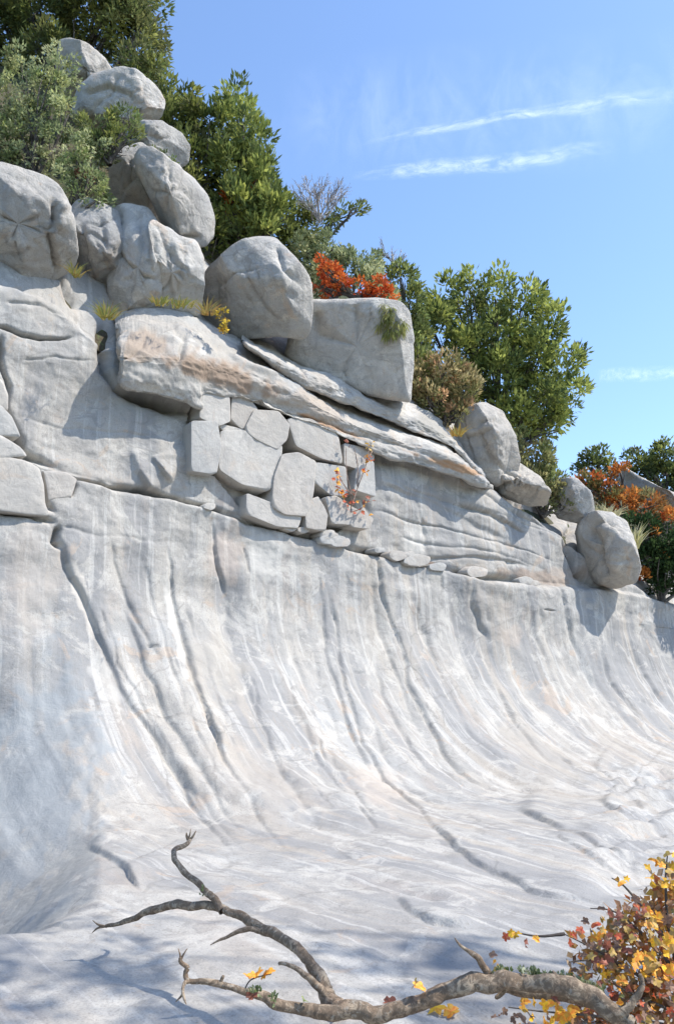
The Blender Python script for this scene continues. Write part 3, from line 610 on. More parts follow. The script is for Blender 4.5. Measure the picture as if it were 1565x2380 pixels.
# ------------------------------------------------------------------ foliage
def leaves(cent, nper, rad, ln, wd, pal, outdir, upb, seed, jit=.18):
    """cent (k,3) clump centres; returns quads of single leaves with colours"""
    rs = np.random.default_rng(seed); k = len(cent); n = k*nper
    ci = np.repeat(np.arange(k), nper)
    off = rs.normal(size=(n, 3)); off *= (rad*rs.uniform(.2, 1, n)**.6/ (np.linalg.norm(off, axis=1)+1e-9))[:, None]
    p = cent[ci]+off
    d = off/rad*.7+outdir[ci]*.7+np.array([0, 0, upb])+rs.normal(size=(n, 3))*.45; d /= np.linalg.norm(d, axis=1)[:, None]
    w = np.cross(d, rs.normal(size=(n, 3))); w /= np.linalg.norm(w, axis=1)[:, None]
    m = np.cross(d, w)
    l = ln*rs.uniform(.6, 1.35, n)[:, None]; ww = wd*rs.uniform(.7, 1.25, n)[:, None]
    Vq = np.stack([p, p+d*l*.45+w*ww*.5+m*l*.06, p+d*l+m*l*.02, p+d*l*.45-w*ww*.5+m*l*.06], 1).reshape(-1, 3)
    pal = np.array(pal); cc = pal[rs.integers(0, len(pal), k)][ci]*.72+pal[rs.integers(0, len(pal), n)]*.28
    cc = cc*np.exp(rs.normal(size=(n, 1))*jit)
    col = np.repeat(np.c_[cc, np.ones(n)], 4, axis=0)
    return Vq, np.arange(4*n).reshape(-1, 4), col
def clumps(blobs, Y, dens, depth, seed, shell=.55):
    """clump centres spread through ellipsoids given as (u, v, ru, rv) at distance Y"""
    rs = np.random.default_rng(seed); cs, od = [], []
    for (u, v, ru, rv) in blobs:
        c = atY(u, v, Y); sc = Y/F_/math.cos(PITCH)**0
        n = max(3, int(dens*ru*rv/400.0))
        d = rs.normal(size=(n, 3)); d /= np.linalg.norm(d, axis=1)[:, None]
        r = rs.uniform(shell**3, 1, n)**(1/3)
        dep = depth if depth else .8*ru*sc
        p = c+d*r[:, None]*np.array([ru*sc, dep, rv*sc*1.03]); cs.append(p); od.append(d)
    return np.vstack(cs), np.vstack(od)
DK0 = [(.030, .052, .018), (.040, .062, .024), (.055, .085, .025), (.075, .105, .03), (.045, .055, .03)]
DK = [(0.089, 0.119, 0.046), (0.138, 0.173, 0.058), (0.236, 0.265, 0.073), (0.315, 0.328, 0.092), (0.158, 0.163, 0.082)]
YG = [(0.094, 0.131, 0.051), (0.174, 0.217, 0.065), (0.319, 0.362, 0.094), (0.420, 0.450, 0.116), (0.232, 0.275, 0.080), (0.131, 0.160, 0.058)]
OL = [(0.218, 0.234, 0.091), (0.307, 0.304, 0.133), (0.372, 0.354, 0.163), (0.165, 0.182, 0.077), (0.263, 0.213, 0.101)]
SG = [(0.355, 0.395, 0.198), (0.474, 0.495, 0.264), (0.237, 0.285, 0.144), (0.569, 0.570, 0.329), (0.179, 0.220, 0.110)]
MID = [(0.222, 0.286, 0.101), (0.320, 0.377, 0.137), (0.468, 0.491, 0.217), (0.137, 0.182, 0.069), (0.124, 0.172, 0.114)]
RD = [(.55, .09, .035), (.62, .14, .04), (.48, .12, .05), (.60, .22, .06)]
OR = [(.55, .17, .035), (.50, .10, .03), (.60, .25, .06), (.35, .15, .05), (.16, .16, .06)]
BNR = [(0.388, 0.305, 0.162), (0.504, 0.431, 0.233), (0.271, 0.233, 0.108), (0.581, 0.341, 0.197), (0.214, 0.215, 0.090)]
def plant(name, label, cat, blobs, Y, pal, lpx, wr, dens, nper, base, crad=18, upb=.5, trunk=True, depth=None, seed=0, tr_r=None, group=None, extra=None, shell=.5):
    sc = Y/F_; b3 = atY(base[0], base[1], Y)
    t = thing(name, b3, label, cat, group)
    blobs = [(u, v+6, ru*.93, rv*.88) for u, v, ru, rv in blobs]; lpx *= .62; nper = int(nper*1.9); dens *= 1.25
    ct, od = clumps(blobs, Y, dens, depth, seed, shell)
    Vq, Fq, col = leaves(ct, nper, crad*sc, lpx*sc, lpx*wr*sc, pal, od, upb, seed)
    if extra:
        for (eb, epal, ed) in extra:
            c2, o2 = clumps(eb, Y-.35*eb[0][2]*sc, ed, None, seed+5, .6)
            v2, f2, k2 = leaves(c2, nper, crad*.8*sc, lpx*sc, lpx*wr*sc, epal, o2, upb, seed+6)
            Fq = np.vstack([Fq, f2+len(Vq)]); Vq = np.vstack([Vq, v2]); col = np.vstack([col, k2])
    child('crown', Vq, Fq, M_leaf, t, smooth=False, attrs=col)
    if trunk:
        rs = np.random.default_rng(seed+3); parts = []
        r0 = (tr_r or 9)*sc
        for i, (u, v, ru, rv) in enumerate(blobs):
            c = atY(u, v, Y); mid = b3*.5+c*.5+rs.normal(size=3)*ru*sc*.15
            P = catmull([b3, b3*.7+mid*.3+rs.normal(size=3)*.05, mid, c], 14)
            parts.append(tube(P, np.linspace(r0*(1 if i == 0 else .6), r0*.22, 14), 7, seed+i))
            for k in range(5):
                e = c+rs.normal(size=3)*np.array([ru, ru, rv])*sc*.5; s0 = P[rs.integers(5, 12)]
                Q = catmull([s0, (s0+e)/2+rs.normal(size=3)*.08, e], 8); parts.append(tube(Q, np.linspace(r0*.3, r0*.06, 8), 5, seed+k))
        v_, f_ = join(parts); child('trunk' if cat == 'tree' else 'stems', v_, f_, M_trunk, t)
    return t
# trees and shrubs, left to right
plant('evergreen_tree', 'dark evergreen tree filling the top left corner behind the boulders', 'tree',
      [(-40, 60, 130, 130), (90, 40, 120, 120), (220, 30, 110, 110), (310, 80, 90, 100), (350, 20, 55, 60), (330, 190, 60, 70), (60, -60, 160, 90), (260, -60, 130, 80), (372, 190, 36, 50), (120, 150, 90, 60)], 21.5,
      DK+[(.18, .19, .07), (.17, .18, .075)]*2, 28, .42, 2.6, 26, (180, 330), 26, .3, depth=1.6, seed=1, tr_r=16)
plant('evergreen_tree', 'olive evergreen sloping down behind the white boulders left of the tall juniper', 'tree',
      [(400, 260, 55, 60), (400, 330, 60, 60), (450, 380, 60, 80), (440, 450, 60, 60), (480, 560, 60, 90), (470, 300, 50, 60), (440, 250, 36, 30)], 20.6, DK+[(.12, .14, .035), (.09, .12, .03)], 28, .42, 3, 24, (470, 640), 22, .4, depth=1.2, seed=2, tr_r=10)
plant('juniper_tree', 'tall bright green juniper with sky showing through its top', 'tree',
      [(550, 250, 38, 42), (520, 300, 62, 60), (585, 330, 52, 60), (540, 400, 90, 80), (610, 440, 60, 80), (560, 500, 90, 70), (640, 510, 60, 60), (600, 560, 80, 50)], 21, YG, 30, .42, 3, 24, (560, 640), 24, .8, depth=1.4, seed=3, tr_r=12,
      extra=[([(560, 455, 46, 36)], OR[:3], 1.6), ([(520, 520, 30, 20)], OR[:3], .8)])
plant('spruce_shrub', 'dark shrub at the foot of the pale bare twigs', 'shrub', [(690, 500, 44, 40), (730, 530, 60, 32), (785, 490, 34, 20), (828, 482, 14, 10), (700, 560, 60, 30)], 21.5, DK, 24, .4, 3, 22, (720, 600), 20, .5, seed=4)
plant('sage_shrub', 'grey green shrub behind the red creeper on the pale block', 'shrub', [(715, 580, 46, 50), (770, 570, 60, 40), (830, 610, 62, 42), (750, 640, 56, 50), (850, 660, 56, 40), (890, 690, 50, 34)], 21, SG, 20, .5, 4, 22, (800, 740), 18, .5, seed=5)
plant('dark_shrub', 'dark green shrub beside the thin bare sapling on the skyline', 'shrub', [(870, 600, 28, 26), (930, 640, 36, 40), (950, 700, 42, 60), (965, 780, 40, 60), (975, 850, 42, 50), (940, 870, 26, 40)], 22.4, DK+MID[:2], 22, .42, 3.6, 22, (960, 920), 18, .6, seed=6)
plant('round_tree', 'large round green tree standing against the sky at the right', 'tree',
      [(1025, 700, 42, 45), (1010, 770, 45, 60), (1090, 690, 50, 48), (1150, 690, 52, 44), (1210, 710, 56, 50), (1265, 760, 48, 55), (1150, 780, 80, 60), (1240, 830, 65, 60), (1300, 860, 44, 60), (1150, 880, 72, 60), (1250, 930, 72, 55), (1310, 930, 38, 40), (1180, 980, 66, 46), (1080, 820, 56, 56), (1060, 920, 56, 50), (1270, 980, 40, 30)], 26.5,
      YG, 25, .42, 3.8, 24, (1150, 1090), 22, .55, depth=1.8, seed=7, tr_r=12, shell=.55)
plant('heath_shrub', 'brownish olive shrub in front of the large round tree', 'shrub', [(970, 870, 44, 46), (1030, 850, 54, 44), (1075, 890, 46, 50), (1010, 920, 58, 40), (1060, 950, 48, 34), (985, 900, 50, 30)], 22.2, BNR+OL[:2], 20, .42, 4.4, 22, (1030, 990), 17, .7, seed=8)
plant('olive_shrub', 'olive shrub running down the crest below the large round tree', 'shrub', [(1210, 1030, 42, 42), (1250, 1060, 44, 44), (1240, 1110, 44, 40), (1290, 1120, 36, 40), (1270, 1155, 36, 30), (1205, 1080, 26, 36), (1320, 1160, 22, 26)], 25.2, OL+MID[:1], 20, .42, 4.4, 22, (1260, 1200), 16, .7, seed=9)
plant('dark_shrub', 'dark rounded shrub behind the pale rock ledge at the far right edge', 'shrub', [(1480, 1070, 46, 42), (1540, 1060, 50, 44), (1600, 1090, 50, 60), (1540, 1110, 56, 36), (1640, 1150, 60, 60)], 34, DK+[(.06, .09, .045)], 18, .5, 4.5, 22, (1540, 1180), 15, .5, seed=10)
plant('dark_shrub', 'small dark shrub poking up left of the pale rock ledge', 'shrub', [(1385, 1050, 34, 26), (1370, 1080, 36, 26), (1410, 1080, 26, 26)], 32, DK+MID[:1], 17, .5, 4.5, 22, (1385, 1130), 14, .6, seed=11)
plant('autumn_shrub', 'orange and red turning shrub at the far right above the dark green one', 'shrub', [(1365, 1110, 34, 34), (1400, 1130, 44, 36), (1450, 1160, 48, 32), (1500, 1170, 48, 32), (1555, 1205, 40, 36), (1440, 1090, 22, 16), (1420, 1170, 36, 24), (1600, 1240, 40, 40)], 29.5, OR[:3]+OR[3:]*2+OL, 17, .55, 5, 20, (1450, 1230), 14, .5, seed=12)
plant('green_shrub', 'dark green shrub with orange sprays at the right edge beside the hollowed boulder', 'shrub', [(1480, 1215, 42, 32), (1530, 1250, 46, 44), (1510, 1290, 40, 40), (1560, 1320, 50, 50), (1520, 1345, 26, 24), (1620, 1300, 60, 90)], 28, [(.03, .06, .022), (.045, .08, .03), (.06, .1, .035)], 18, .5, 6, 22, (1540, 1400), 15, .4, seed=13,
      extra=[([(1520, 1240, 20, 14)], OR[:3], 2), ([(1540, 1295, 18, 12)], OR[:3], 2), ([(1500, 1340, 16, 12)], OR[:3], 1.5), ([(1560, 1200, 20, 14)], OR[:3], 2)])
# leafy bushes over the left of the pile
plant('laurel_bush', 'leafy grey green bush at the left edge above the cracked boulder', 'bush', [(20, 330, 60, 56), (70, 280, 60, 60), (20, 230, 60, 60), (110, 200, 64, 56), (160, 260, 36, 56), (130, 330, 46, 46), (150, 150, 40, 34), (60, 370, 70, 26), (-40, 300, 60, 90), (60, 160, 60, 40)], 16.6, MID+SG+SG[:2]+OL[:2], 17, .55, 3.8, 20, (80, 430), 17, .4, depth=.7, seed=14)
plant('holly_bush', 'light green bush hanging over the gap left of the upright boulder', 'bush', [(180, 370, 46, 40), (215, 420, 40, 36), (170, 420, 34, 34), (235, 455, 26, 24), (190, 460, 30, 26), (215, 340, 46, 30)], 15.9, SG+MID[:2], 17, .55, 4.6, 20, (190, 500), 15, .3, depth=.6, seed=15,
      extra=[([(200, 400, 26, 16)], [(.16, .08, .05), (.2, .09, .05)], 1.2)])
plant('juniper_sprig', 'dark pointed sprigs rising in front of the wide white boulder', 'bush', [(250, 285, 36, 40), (290, 270, 34, 26), (235, 335, 44, 36), (318, 295, 26, 26), (275, 320, 40, 28), (210, 300, 34, 40)], 16.2, DK+MID[:1]+SG[2:3], 19, .4, 4.6, 20, (255, 380), 15, .7, depth=.45, seed=16)
plant('juniper_sprig', 'low dark sprig on the small rounded boulder', 'bush', [(360, 365, 24, 16), (385, 372, 26, 18), (405, 388, 18, 14)], 16.9, DK+MID[:2], 16, .4, 4.5, 18, (385, 405), 12, .6, depth=.3, seed=17)
# red creeper on the pale block
plant('red_creeper', 'bright red and orange creeper spilling over the square pale block', 'creeper', [(765, 630, 38, 26), (795, 655, 34, 20), (840, 668, 40, 20), (895, 680, 28, 22), (875, 655, 28, 16), (752, 605, 16, 20), (745, 660, 20, 16)], 19.4, RD+OR[:2], 17, .7, 5.5, 16, (830, 700), 12, .2, depth=.4, seed=18)
plant('hanging_grass', 'yellow green grass hanging down the right side of the square pale block', 'grass', [(880, 712, 18, 12), (905, 725, 20, 20), (930, 745, 12, 26), (905, 755, 14, 26), (885, 740, 10, 20)], 18.65, [(.30, .31, .10), (.38, .36, .14), (.22, .25, .09)], 40, .10, 8, 16, (905, 705), 8, -2.2, trunk=False, depth=.1, seed=19)

# bare saplings
def bare(label, base, Y, hgt, spread, n, seed, name='bare_sapling'):
    rs = np.random.default_rng(seed); sc = Y/F_; b3 = atY(base[0], base[1], Y); t = thing(name, b3, label, 'sapling'); parts = []
    def grow(p, d, L, r, lv):
        q = p+d*L; mid = (p+q)/2+rs.normal(size=3)*L*.06
        P = catmull([p, mid, q], 7); parts.append(tube(P, np.linspace(r, r*.6, 7), 4, lv))
        if lv < 3:
            for k in range(3):
                f = rs.uniform(.4, 1); s0 = P[int(f*6)]
                dd = d+rs.normal(size=3)*.42; dd[2] += .12; dd /= np.linalg.norm(dd); grow(s0, dd, L*rs.uniform(.45, .7), r*.6, lv+1)
    for i in range(n):
        a = (i/(n-1)-.5)*2 if n > 1 else 0; d = np.array([a*spread, rs.uniform(-.4, .4), 1.]); d /= np.linalg.norm(d)
        grow(b3, d, hgt*sc*rs.uniform(.5, .75), 2.3*sc, 0)
    v_, f_ = join(parts); child('twigs', v_, f_, M_twig, t)
bare('pale leafless sapling with many spreading twigs above the dark shrub', (742, 515), 20.3, 125, .85, 14, 3)
bare('thin leafless sapling on the skyline between the sage shrub and the round tree', (920, 620), 22.2, 75, .7, 4, 5)

# grass tufts and small flowers
def tuft(label, u, v, Y, w, h, n, cols, seed, lean=0):
    rs = np.random.default_rng(seed); sc = Y/F_; b3 = atY(u, v, Y); o = []; col = []; fc = []
    for i in range(n):
        x0 = rs.uniform(-1, 1)*w*.5*sc; p = b3+np.array([x0, rs.uniform(-.12, .12), 0])
        d = np.array([x0/(w*sc)*1.6+rs.normal()*.3+lean, rs.normal()*.3, 1.]); d /= np.linalg.norm(d); L = h*sc*rs.uniform(.6, 1.15)
        a = np.array([1, 0, 0])*sc*rs.uniform(1.0, 1.8); tip = p+d*L+np.array([d[0]*L*.35, 0, -.12*L]); m = p+d*L*.55
        k = len(o); o += [p-a, p+a, m+a*.8, tip, m-a*.8]; fc += [(k, k+1, k+2, k+4), (k+4, k+2, k+3, k+3)]
        c = np.array(cols[rs.integers(len(cols))])*rs.uniform(.75, 1.25); col += [(*c, 1)]*5
    V_ = np.array(o)-b3; me = bpy.data.meshes.new('grass_tuft')
    me.from_pydata([tuple(q) for q in V_], [], [tuple(dict.fromkeys(f)) for f in fc])
    a = me.color_attributes.new('col', 'FLOAT_COLOR', 'POINT'); a.data.foreach_set('color', np.array(col, np.float32).ravel()); me.materials.append(M_leaf)
    ob = bpy.data.objects.new('grass_tuft', me); C.objects.link(ob); ob.location = b3; tag(ob, label, 'grass tuft', 'grass tufts in the rock joints')
GY = [(.42, .36, .10), (.34, .33, .09), (.46, .33, .11), (.26, .29, .09)]
tuft('yellow green grass tuft in the corner left of the long ledge slab', 248, 738, 14.3, 30, 52, 70, GY, 1)
tuft('spiky grass tuft on the ledge under the tall pale boulder', 372, 706, 15.25, 40, 26, 60, GY, 2)
tuft('spiky grass tuft on the ledge under the smooth white block', 422, 712, 15.3, 50, 30, 60, GY, 3, .3)
tuft('small golden grass clump left of the big rounded boulder', 482, 728, 16.2, 26, 52, 40, [(.45, .28, .1), (.4, .33, .1)], 4)
tuft('golden grass tuft at the foot of the brownish olive shrub', 1062, 1012, 21.4, 22, 34, 40, [(.5, .32, .08), (.45, .38, .12)], 5)
tuft('wheat coloured grass behind the round hollowed boulder', 1400, 1205, 26.6, 60, 44, 110, [(.55, .5, .28), (.6, .55, .34)], 6)
tuft('wheat coloured grass trailing down right of the hollowed boulder', 1466, 1275, 26.4, 30, 80, 110, [(.55, .5, .28), (.5, .47, .2)], 7, -.3)
tuft('mossy tuft in the crack right of the broad cracked boulder', 176, 640, 14.95, 20, 40, 40, GY, 8)
plant('yellow_flowers', 'little yellow leaved plant in the shade of the big rounded boulder', 'plant', [(515, 722, 14, 10), (530, 742, 14, 12), (522, 758, 10, 10)], 16.3, [(.55, .42, .06), (.5, .30, .05)], 14, .6, 6, 10, (522, 775), 9, .2, depth=.1, seed=31, tr_r=2)

# ------------------------------------------------------------------ single leaves
def leaf_outline(kind, rs):
    if kind == 0:   # lobed
        an = np.linspace(0, 2*math.pi, 20, endpoint=False); r = .5*(.62+.38*np.abs(np.cos(2.5*(an))))*(1+rs.normal(size=20)*.07)
    elif kind == 1:  # oval, slightly toothed
        an = np.linspace(0, 2*math.pi, 16, endpoint=False); r = .5*(.55+.45*np.abs(np.cos(an))**1.2)*(1+rs.normal(size=16)*.06)
    else:           # deeper star
        an = np.linspace(0, 2*math.pi, 20, endpoint=False); r = .5*np.where(np.arange(20) % 4 == 0, 1., np.where(np.arange(20) % 2 == 0, .5, .72))*(1+rs.normal(size=20)*.08)
    return np.stack([np.cos(an)*r, np.sin(an)*r], 1)
def solid_leaf_mat(name, c, c2):
    m, nt, b = newmat(name); tc = nt.nodes.new('ShaderNodeTexCoord'); oi = nt.nodes.new('ShaderNodeObjectInfo')
    cc = mixc(nt, ramp(nt, noise(nt, tc.outputs['Object'], 3.2, 4), .42, .62), c, c2)
    hs = nt.nodes.new('ShaderNodeHueSaturation'); nt.links.new(cc, hs.inputs['Color'])
    nt.links.new(ramp(nt, oi.outputs['Random'], 0, 1, .7, 1.2), hs.inputs['Value'])
    nt.links.new(hs.outputs[0], b.inputs['Base Color']); b.inputs['Roughness'].default_value = .6
    tr = nt.nodes.new('ShaderNodeBsdfTranslucent'); nt.links.new(hs.outputs[0], tr.inputs[0])
    mx = nt.nodes.new('ShaderNodeMixShader'); mx.inputs[0].default_value = .3
    nt.links.new(b.outputs[0], mx.inputs[1]); nt.links.new(tr.outputs[0], mx.inputs[2]); nt.links.new(mx.outputs[0], nt.nodes['Material Output'].inputs[0]); return m
LM = {'yellow': solid_leaf_mat('yellow_leaf', (.82, .52, .03), (.75, .36, .03)), 'orange': solid_leaf_mat('orange_leaf', (.78, .27, .03), (.75, .42, .05)),
      'red': solid_leaf_mat('red_leaf', (.62, .08, .04), (.6, .18, .06)), 'rust': solid_leaf_mat('rust_leaf', (.36, .12, .07), (.28, .10, .06)),
      'brown': solid_leaf_mat('brown_leaf', (.20, .12, .09), (.30, .18, .11)), 'tan': solid_leaf_mat('tan_leaf', (.42, .28, .10), (.5, .34, .08)), 'green': solid_leaf_mat('olive_leaf', (.16, .2, .08), (.24, .26, .1))}
LMESH = {}
rs = np.random.default_rng(5)
for cn, mt in LM.items():
    for k in range(4):
        ol = leaf_outline([0, 2, 1, 0][k], rs); n = len(ol)
        vz = [(0, 0, .03)]+[(x, y, -.45*(x*x)+.5*abs(y)*(.3+.2*k)+rs.normal()*.015) for x, y in ol]
        me = bpy.data.meshes.new('leaf'); me.from_pydata(vz, [], [(0, i+1, (i+1) % n+1) for i in range(n)]); me.materials.append(mt); LMESH[cn, k] = me
def add_leaf(p, size, cn, parent=None, rs=rs, name='leaf', face=None):
    o = bpy.data.objects.new(name, LMESH[cn, int(rs.integers(4))]); C.objects.link(o)
    loc = np.asarray(p, float)
    if parent: o.parent = parent; loc = loc-np.array(parent.location)
    o.location = loc; s = size*rs.uniform(.8, 1.2); o.scale = (s, s*rs.uniform(.6, 1), s)
    if face == 'flat': o.rotation_euler = (rs.normal()*.25, rs.normal()*.25, rs.uniform(0, 6.28))
    else: o.rotation_euler = (rs.uniform(.3, 1.5), rs.normal()*.5, rs.uniform(-1.6, 1.6))
    return o

# turning vine on the wall
b3 = onwall(np.array(815.), np.array(1190.), .14); vine = thing('red_vine', b3, 'small red leaved vine climbing the jointed blocks in the middle of the cliff', 'vine')
parts = []
for pts in ([(815, 1190), (815, 1150), (805, 1100), (803, 1040)], [(818, 1170), (835, 1120), (850, 1080), (858, 1030)], [(815, 1150), (795, 1120), (782, 1095)], [(830, 1130), (830, 1080), (822, 1040)], [(815, 1190), (840, 1180), (858, 1160)], [(858, 1060), (866, 1045)]):
    q = catmull(pts, 14); parts.append(tube(onwall(q[:, 0], q[:, 1], np.full(14, .16)), np.linspace(.016, .007, 14), 5))
v_, f_ = join(parts); child('stems', v_, f_, M_red_twig, vine)
vr = np.random.default_rng(9)
for (u, v, r, n, cs) in [(790, 1112, 12, 7, ['orange', 'rust']), (800, 1140, 16, 14, ['orange', 'red', 'rust']), (815, 1165, 14, 8, ['red', 'rust']), (855, 1065, 10, 9, ['red', 'orange']), (848, 1095, 8, 6, ['orange', 'red']), (860, 1040, 10, 6, ['tan', 'yellow']), (804, 1030, 6, 4, ['rust']), (850, 1165, 12, 5, ['orange', 'rust']), (825, 1185, 14, 5, ['red']), (782, 1092, 6, 4, ['yellow']), (838, 1175, 16, 5, ['orange'])]:
    for i in range(n):
        p = onwall(np.array(u+vr.normal()*r*.6), np.array(v+vr.normal()*r*.6), .16+abs(vr.normal())*.08); add_leaf(p, .125, cs[int(vr.integers(len(cs)))], vine, vr)

# ------------------------------------------------------------------ fallen dead limb in the foreground
def nearY(y): return 4.95+(np.asarray(y, float)-6.2)*1.6
def px3(pts, ys):
    q = np.array(pts, float); ys = list(nearY(ys)); y = np.interp(np.linspace(0, 1, len(q)), np.linspace(0, 1, len(ys)), ys); return atY(q[:, 0], q[:, 1], y)
limb = thing('dead_limb', atY(1300, 2300, 4.9), 'weathered grey brown dead limb forking across the bottom of the pale rock', 'dead branch')
def wood(name, pts, ys, rpx, n=60, sides=12, seed=0, mat=M_bark, parent=limb, rough=.13):
    P = px3(pts, ys); P = catmull(P, n); Yb = np.interp(np.linspace(0, 1, n), np.linspace(0, 1, len(ys)), nearY(ys))
    R = np.interp(np.linspace(0, 1, n), np.linspace(0, 1, len(rpx)), rpx)*Yb/F_*(.72 if name != 'main_stem' else .66)
    P = P+np.stack([fbm(np.arange(n)/6., k*9., seed, 3) for k in range(3)], 1)*R[:, None]*.35
    R = R*(1+.07*fbm(np.arange(n)/5., 4, seed, 3)); R[-1] *= .3
    P = np.vstack([P, P[-1]+(P[-1]-P[-2])*.02]); R = np.r_[R, .0005]
    v_, f_ = tube(P, R, sides, seed, rough); return child(name, v_, f_, mat, parent)
wood('main_stem', [(1475, 2385), (1440, 2352), (1380, 2322), (1310, 2298), (1240, 2282), (1170, 2278), (1110, 2280), (1040, 2302), (990, 2325), (930, 2340), (850, 2350), (760, 2352), (690, 2342), (620, 2322), (560, 2302), (520, 2288)],
     [6.0, 6.1, 6.15, 6.15, 6.2], [20, 26, 30, 30, 27, 27, 26, 25, 25, 24, 27, 24, 19, 15, 11, 9], 130, 16, 1)
wood('branch', [(530, 2292), (500, 2283), (470, 2278), (440, 2278), (432, 2262), (436, 2248), (422, 2235), (420, 2222)], [6.2, 6.2], [10, 9, 7, 7, 6, 5], 40, 10, 2)
wood('twig', [(421, 2228), (417, 2212), (414, 2203)], [6.2], [4, 2, 1], 10, 6, 3); wood('twig', [(423, 2226), (430, 2212), (436, 2203)], [6.2], [4, 2, 1], 10, 6, 4)
wood('twig', [(440, 2278), (428, 2286), (424, 2305), (428, 2322), (434, 2334)], [6.2, 6.1], [6, 5, 4, 1], 20, 7, 5); wood('twig', [(427, 2308), (418, 2318), (408, 2328)], [6.15], [4, 3, 1], 10, 6, 6)
wood('twig', [(512, 2288), (516, 2276), (520, 2266)], [6.2], [6, 5, 4], 10, 7, 7)
wood('branch', [(800, 2352), (768, 2325), (748, 2280), (718, 2235), (690, 2205), (650, 2178), (610, 2158), (560, 2132), (520, 2114)], [6.2, 6.4, 6.7], [26, 22, 19, 16, 14, 14, 14, 13, 11], 90, 14, 8)
wood('branch', [(535, 2122), (500, 2108), (450, 2103), (400, 2105), (350, 2118), (310, 2135), (275, 2148), (245, 2152)], [6.7, 7.1], [12, 12, 13, 12, 9, 7, 5], 60, 12, 9)
wood('twig', [(250, 2152), (230, 2148), (215, 2138)], [7.1], [5, 3, 1], 12, 6, 10); wood('twig', [(247, 2151), (228, 2156), (214, 2168)], [7.1], [5, 3, 1], 12, 6, 11)
wood('branch', [(515, 2118), (495, 2085), (470, 2062), (440, 2035), (412, 2005), (404, 1985), (412, 1970), (430, 1962), (442, 1950)], [6.7, 7.2], [12, 10, 9, 9, 8, 8, 7, 6], 60, 10, 12)
wood('twig', [(438, 1955), (434, 1945), (433, 1934)], [7.2], [5, 4, 1], 10, 6, 13); wood('twig', [(440, 1953), (450, 1942), (456, 1929)], [7.2], [5, 3, 1], 10, 6, 14); wood('twig', [(436, 1950), (441, 1938), (443, 1925)], [7.2], [4, 2, 1], 10, 6, 15)
wood('stub', [(608, 2162), (575, 2160), (545, 2168), (515, 2182), (488, 2196)], [6.55, 6.5], [8, 8, 6, 4, 1], 30, 9, 16)
wood('stub', [(770, 2335), (750, 2302), (720, 2272), (690, 2250), (665, 2240), (646, 2236)], [6.25, 6.3], [13, 12, 8, 6, 5], 36, 10, 17)
wood('stub', [(1145, 2285), (1135, 2262), (1122, 2240), (1112, 2222), (1090, 2212), (1070, 2196), (1054, 2178)], [6.15, 6.1], [14, 11, 10, 9, 6, 4, 1], 36, 9, 18)
wood('branch', [(1430, 2360), (1462, 2335), (1480, 2310), (1490, 2282), (1486, 2262)], [6.0, 6.0], [13, 11, 9, 7, 5], 30, 10, 19)
wood('branch', [(1120, 2290), (1200, 2300), (1290, 2312), (1370, 2335), (1440, 2362)], [6.25, 6.2], [12, 14, 14, 12, 12], 40, 10, 20)
wood('stub', [(1180, 2290), (1165, 2305), (1150, 2318)], [6.15], [9, 8, 6], 12, 8, 21)
wood('stub', [(1345, 2300), (1338, 2280), (1330, 2262)], [6.1], [7, 6, 3], 12, 8, 22); wood('stub', [(1300, 2290), (1290, 2268), (1282, 2256)], [6.1], [7, 6, 3], 12, 8, 23)
mr = np.random.default_rng(4)
cs_ = np.array([atY(u+mr.normal()*5, np.interp(u, [570, 620, 690, 1120, 1170, 1240, 1330, 1400], [2300, 2312, 2328, 2262, 2258, 2260, 2278, 2300])+mr.normal()*4, 4.82+abs(mr.normal())*.05)
                for u in np.r_[mr.uniform(1130, 1350, 34), mr.uniform(565, 600, 4), mr.uniform(620, 650, 3), mr.uniform(1350, 1400, 8)]])
v_, f_, k_ = leaves(cs_, 12, .017, .022, .016, [(.17, .21, .10), (.26, .29, .15), (.10, .14, .05), (.42, .43, .31)], np.tile([0, 0, 1.], (len(cs_), 1)), .3, 8)
tag(child('moss', v_, f_, M_leaf, limb, smooth=False, attrs=k_), kind='stuff')
c2 = np.array([px3([(480-mr.uniform(0, 8), 2070)], [6.8])[0]+mr.normal(size=3)*.012 for _ in range(3)])
v_, f_, k_ = leaves(c2, 8, .014, .018, .014, [(.17, .21, .10), (.26, .29, .15)], np.tile([0, 0, 1.], (len(c2), 1)), .3, 9)
tag(child('moss', v_, f_, M_leaf, limb, smooth=False, attrs=k_), kind='stuff')

# ------------------------------------------------------------------ autumn sapling at the lower right, every leaf its own piece
sap = thing('autumn_sapling', atY(1640, 2420, 5.1), 'young tree with yellow, orange and rust leaves at the lower right corner', 'sapling')
sr_ = np.random.default_rng(21)
def sdep(u): return 6.35+.25*math.sin(u/60.)
tw = [[(1640, 2420), (1600, 2330), (1570, 2240), (1550, 2140), (1545, 2040), (1550, 1980)], [(1600, 2330), (1520, 2290), (1440, 2240), (1370, 2200), (1310, 2170)], [(1580, 2270), (1500, 2180), (1430, 2120), (1370, 2110)],
      [(1630, 2400), (1500, 2372), (1380, 2360), (1260, 2350), (1180, 2340)], [(1560, 2200), (1500, 2120), (1450, 2060), (1420, 2040)], [(1620, 2380), (1540, 2340), (1450, 2300), (1390, 2260)], [(1440, 2240), (1380, 2230), (1320, 2235)], [(1570, 2240), (1600, 2150), (1620, 2050)],
      [(1310, 2170), (1250, 2175), (1190, 2165)], [(1380, 2360), (1350, 2380), (1330, 2400)]]
parts = []
for i, pts in enumerate(tw):
    P = catmull(px3(pts, [6.4, 6.35]), 26); parts.append(tube(P, np.linspace(.02 if i == 0 else .011, .003, 26), 6, i))
v_, f_ = join(parts); child('stems', v_, f_, M_trunk, sap)
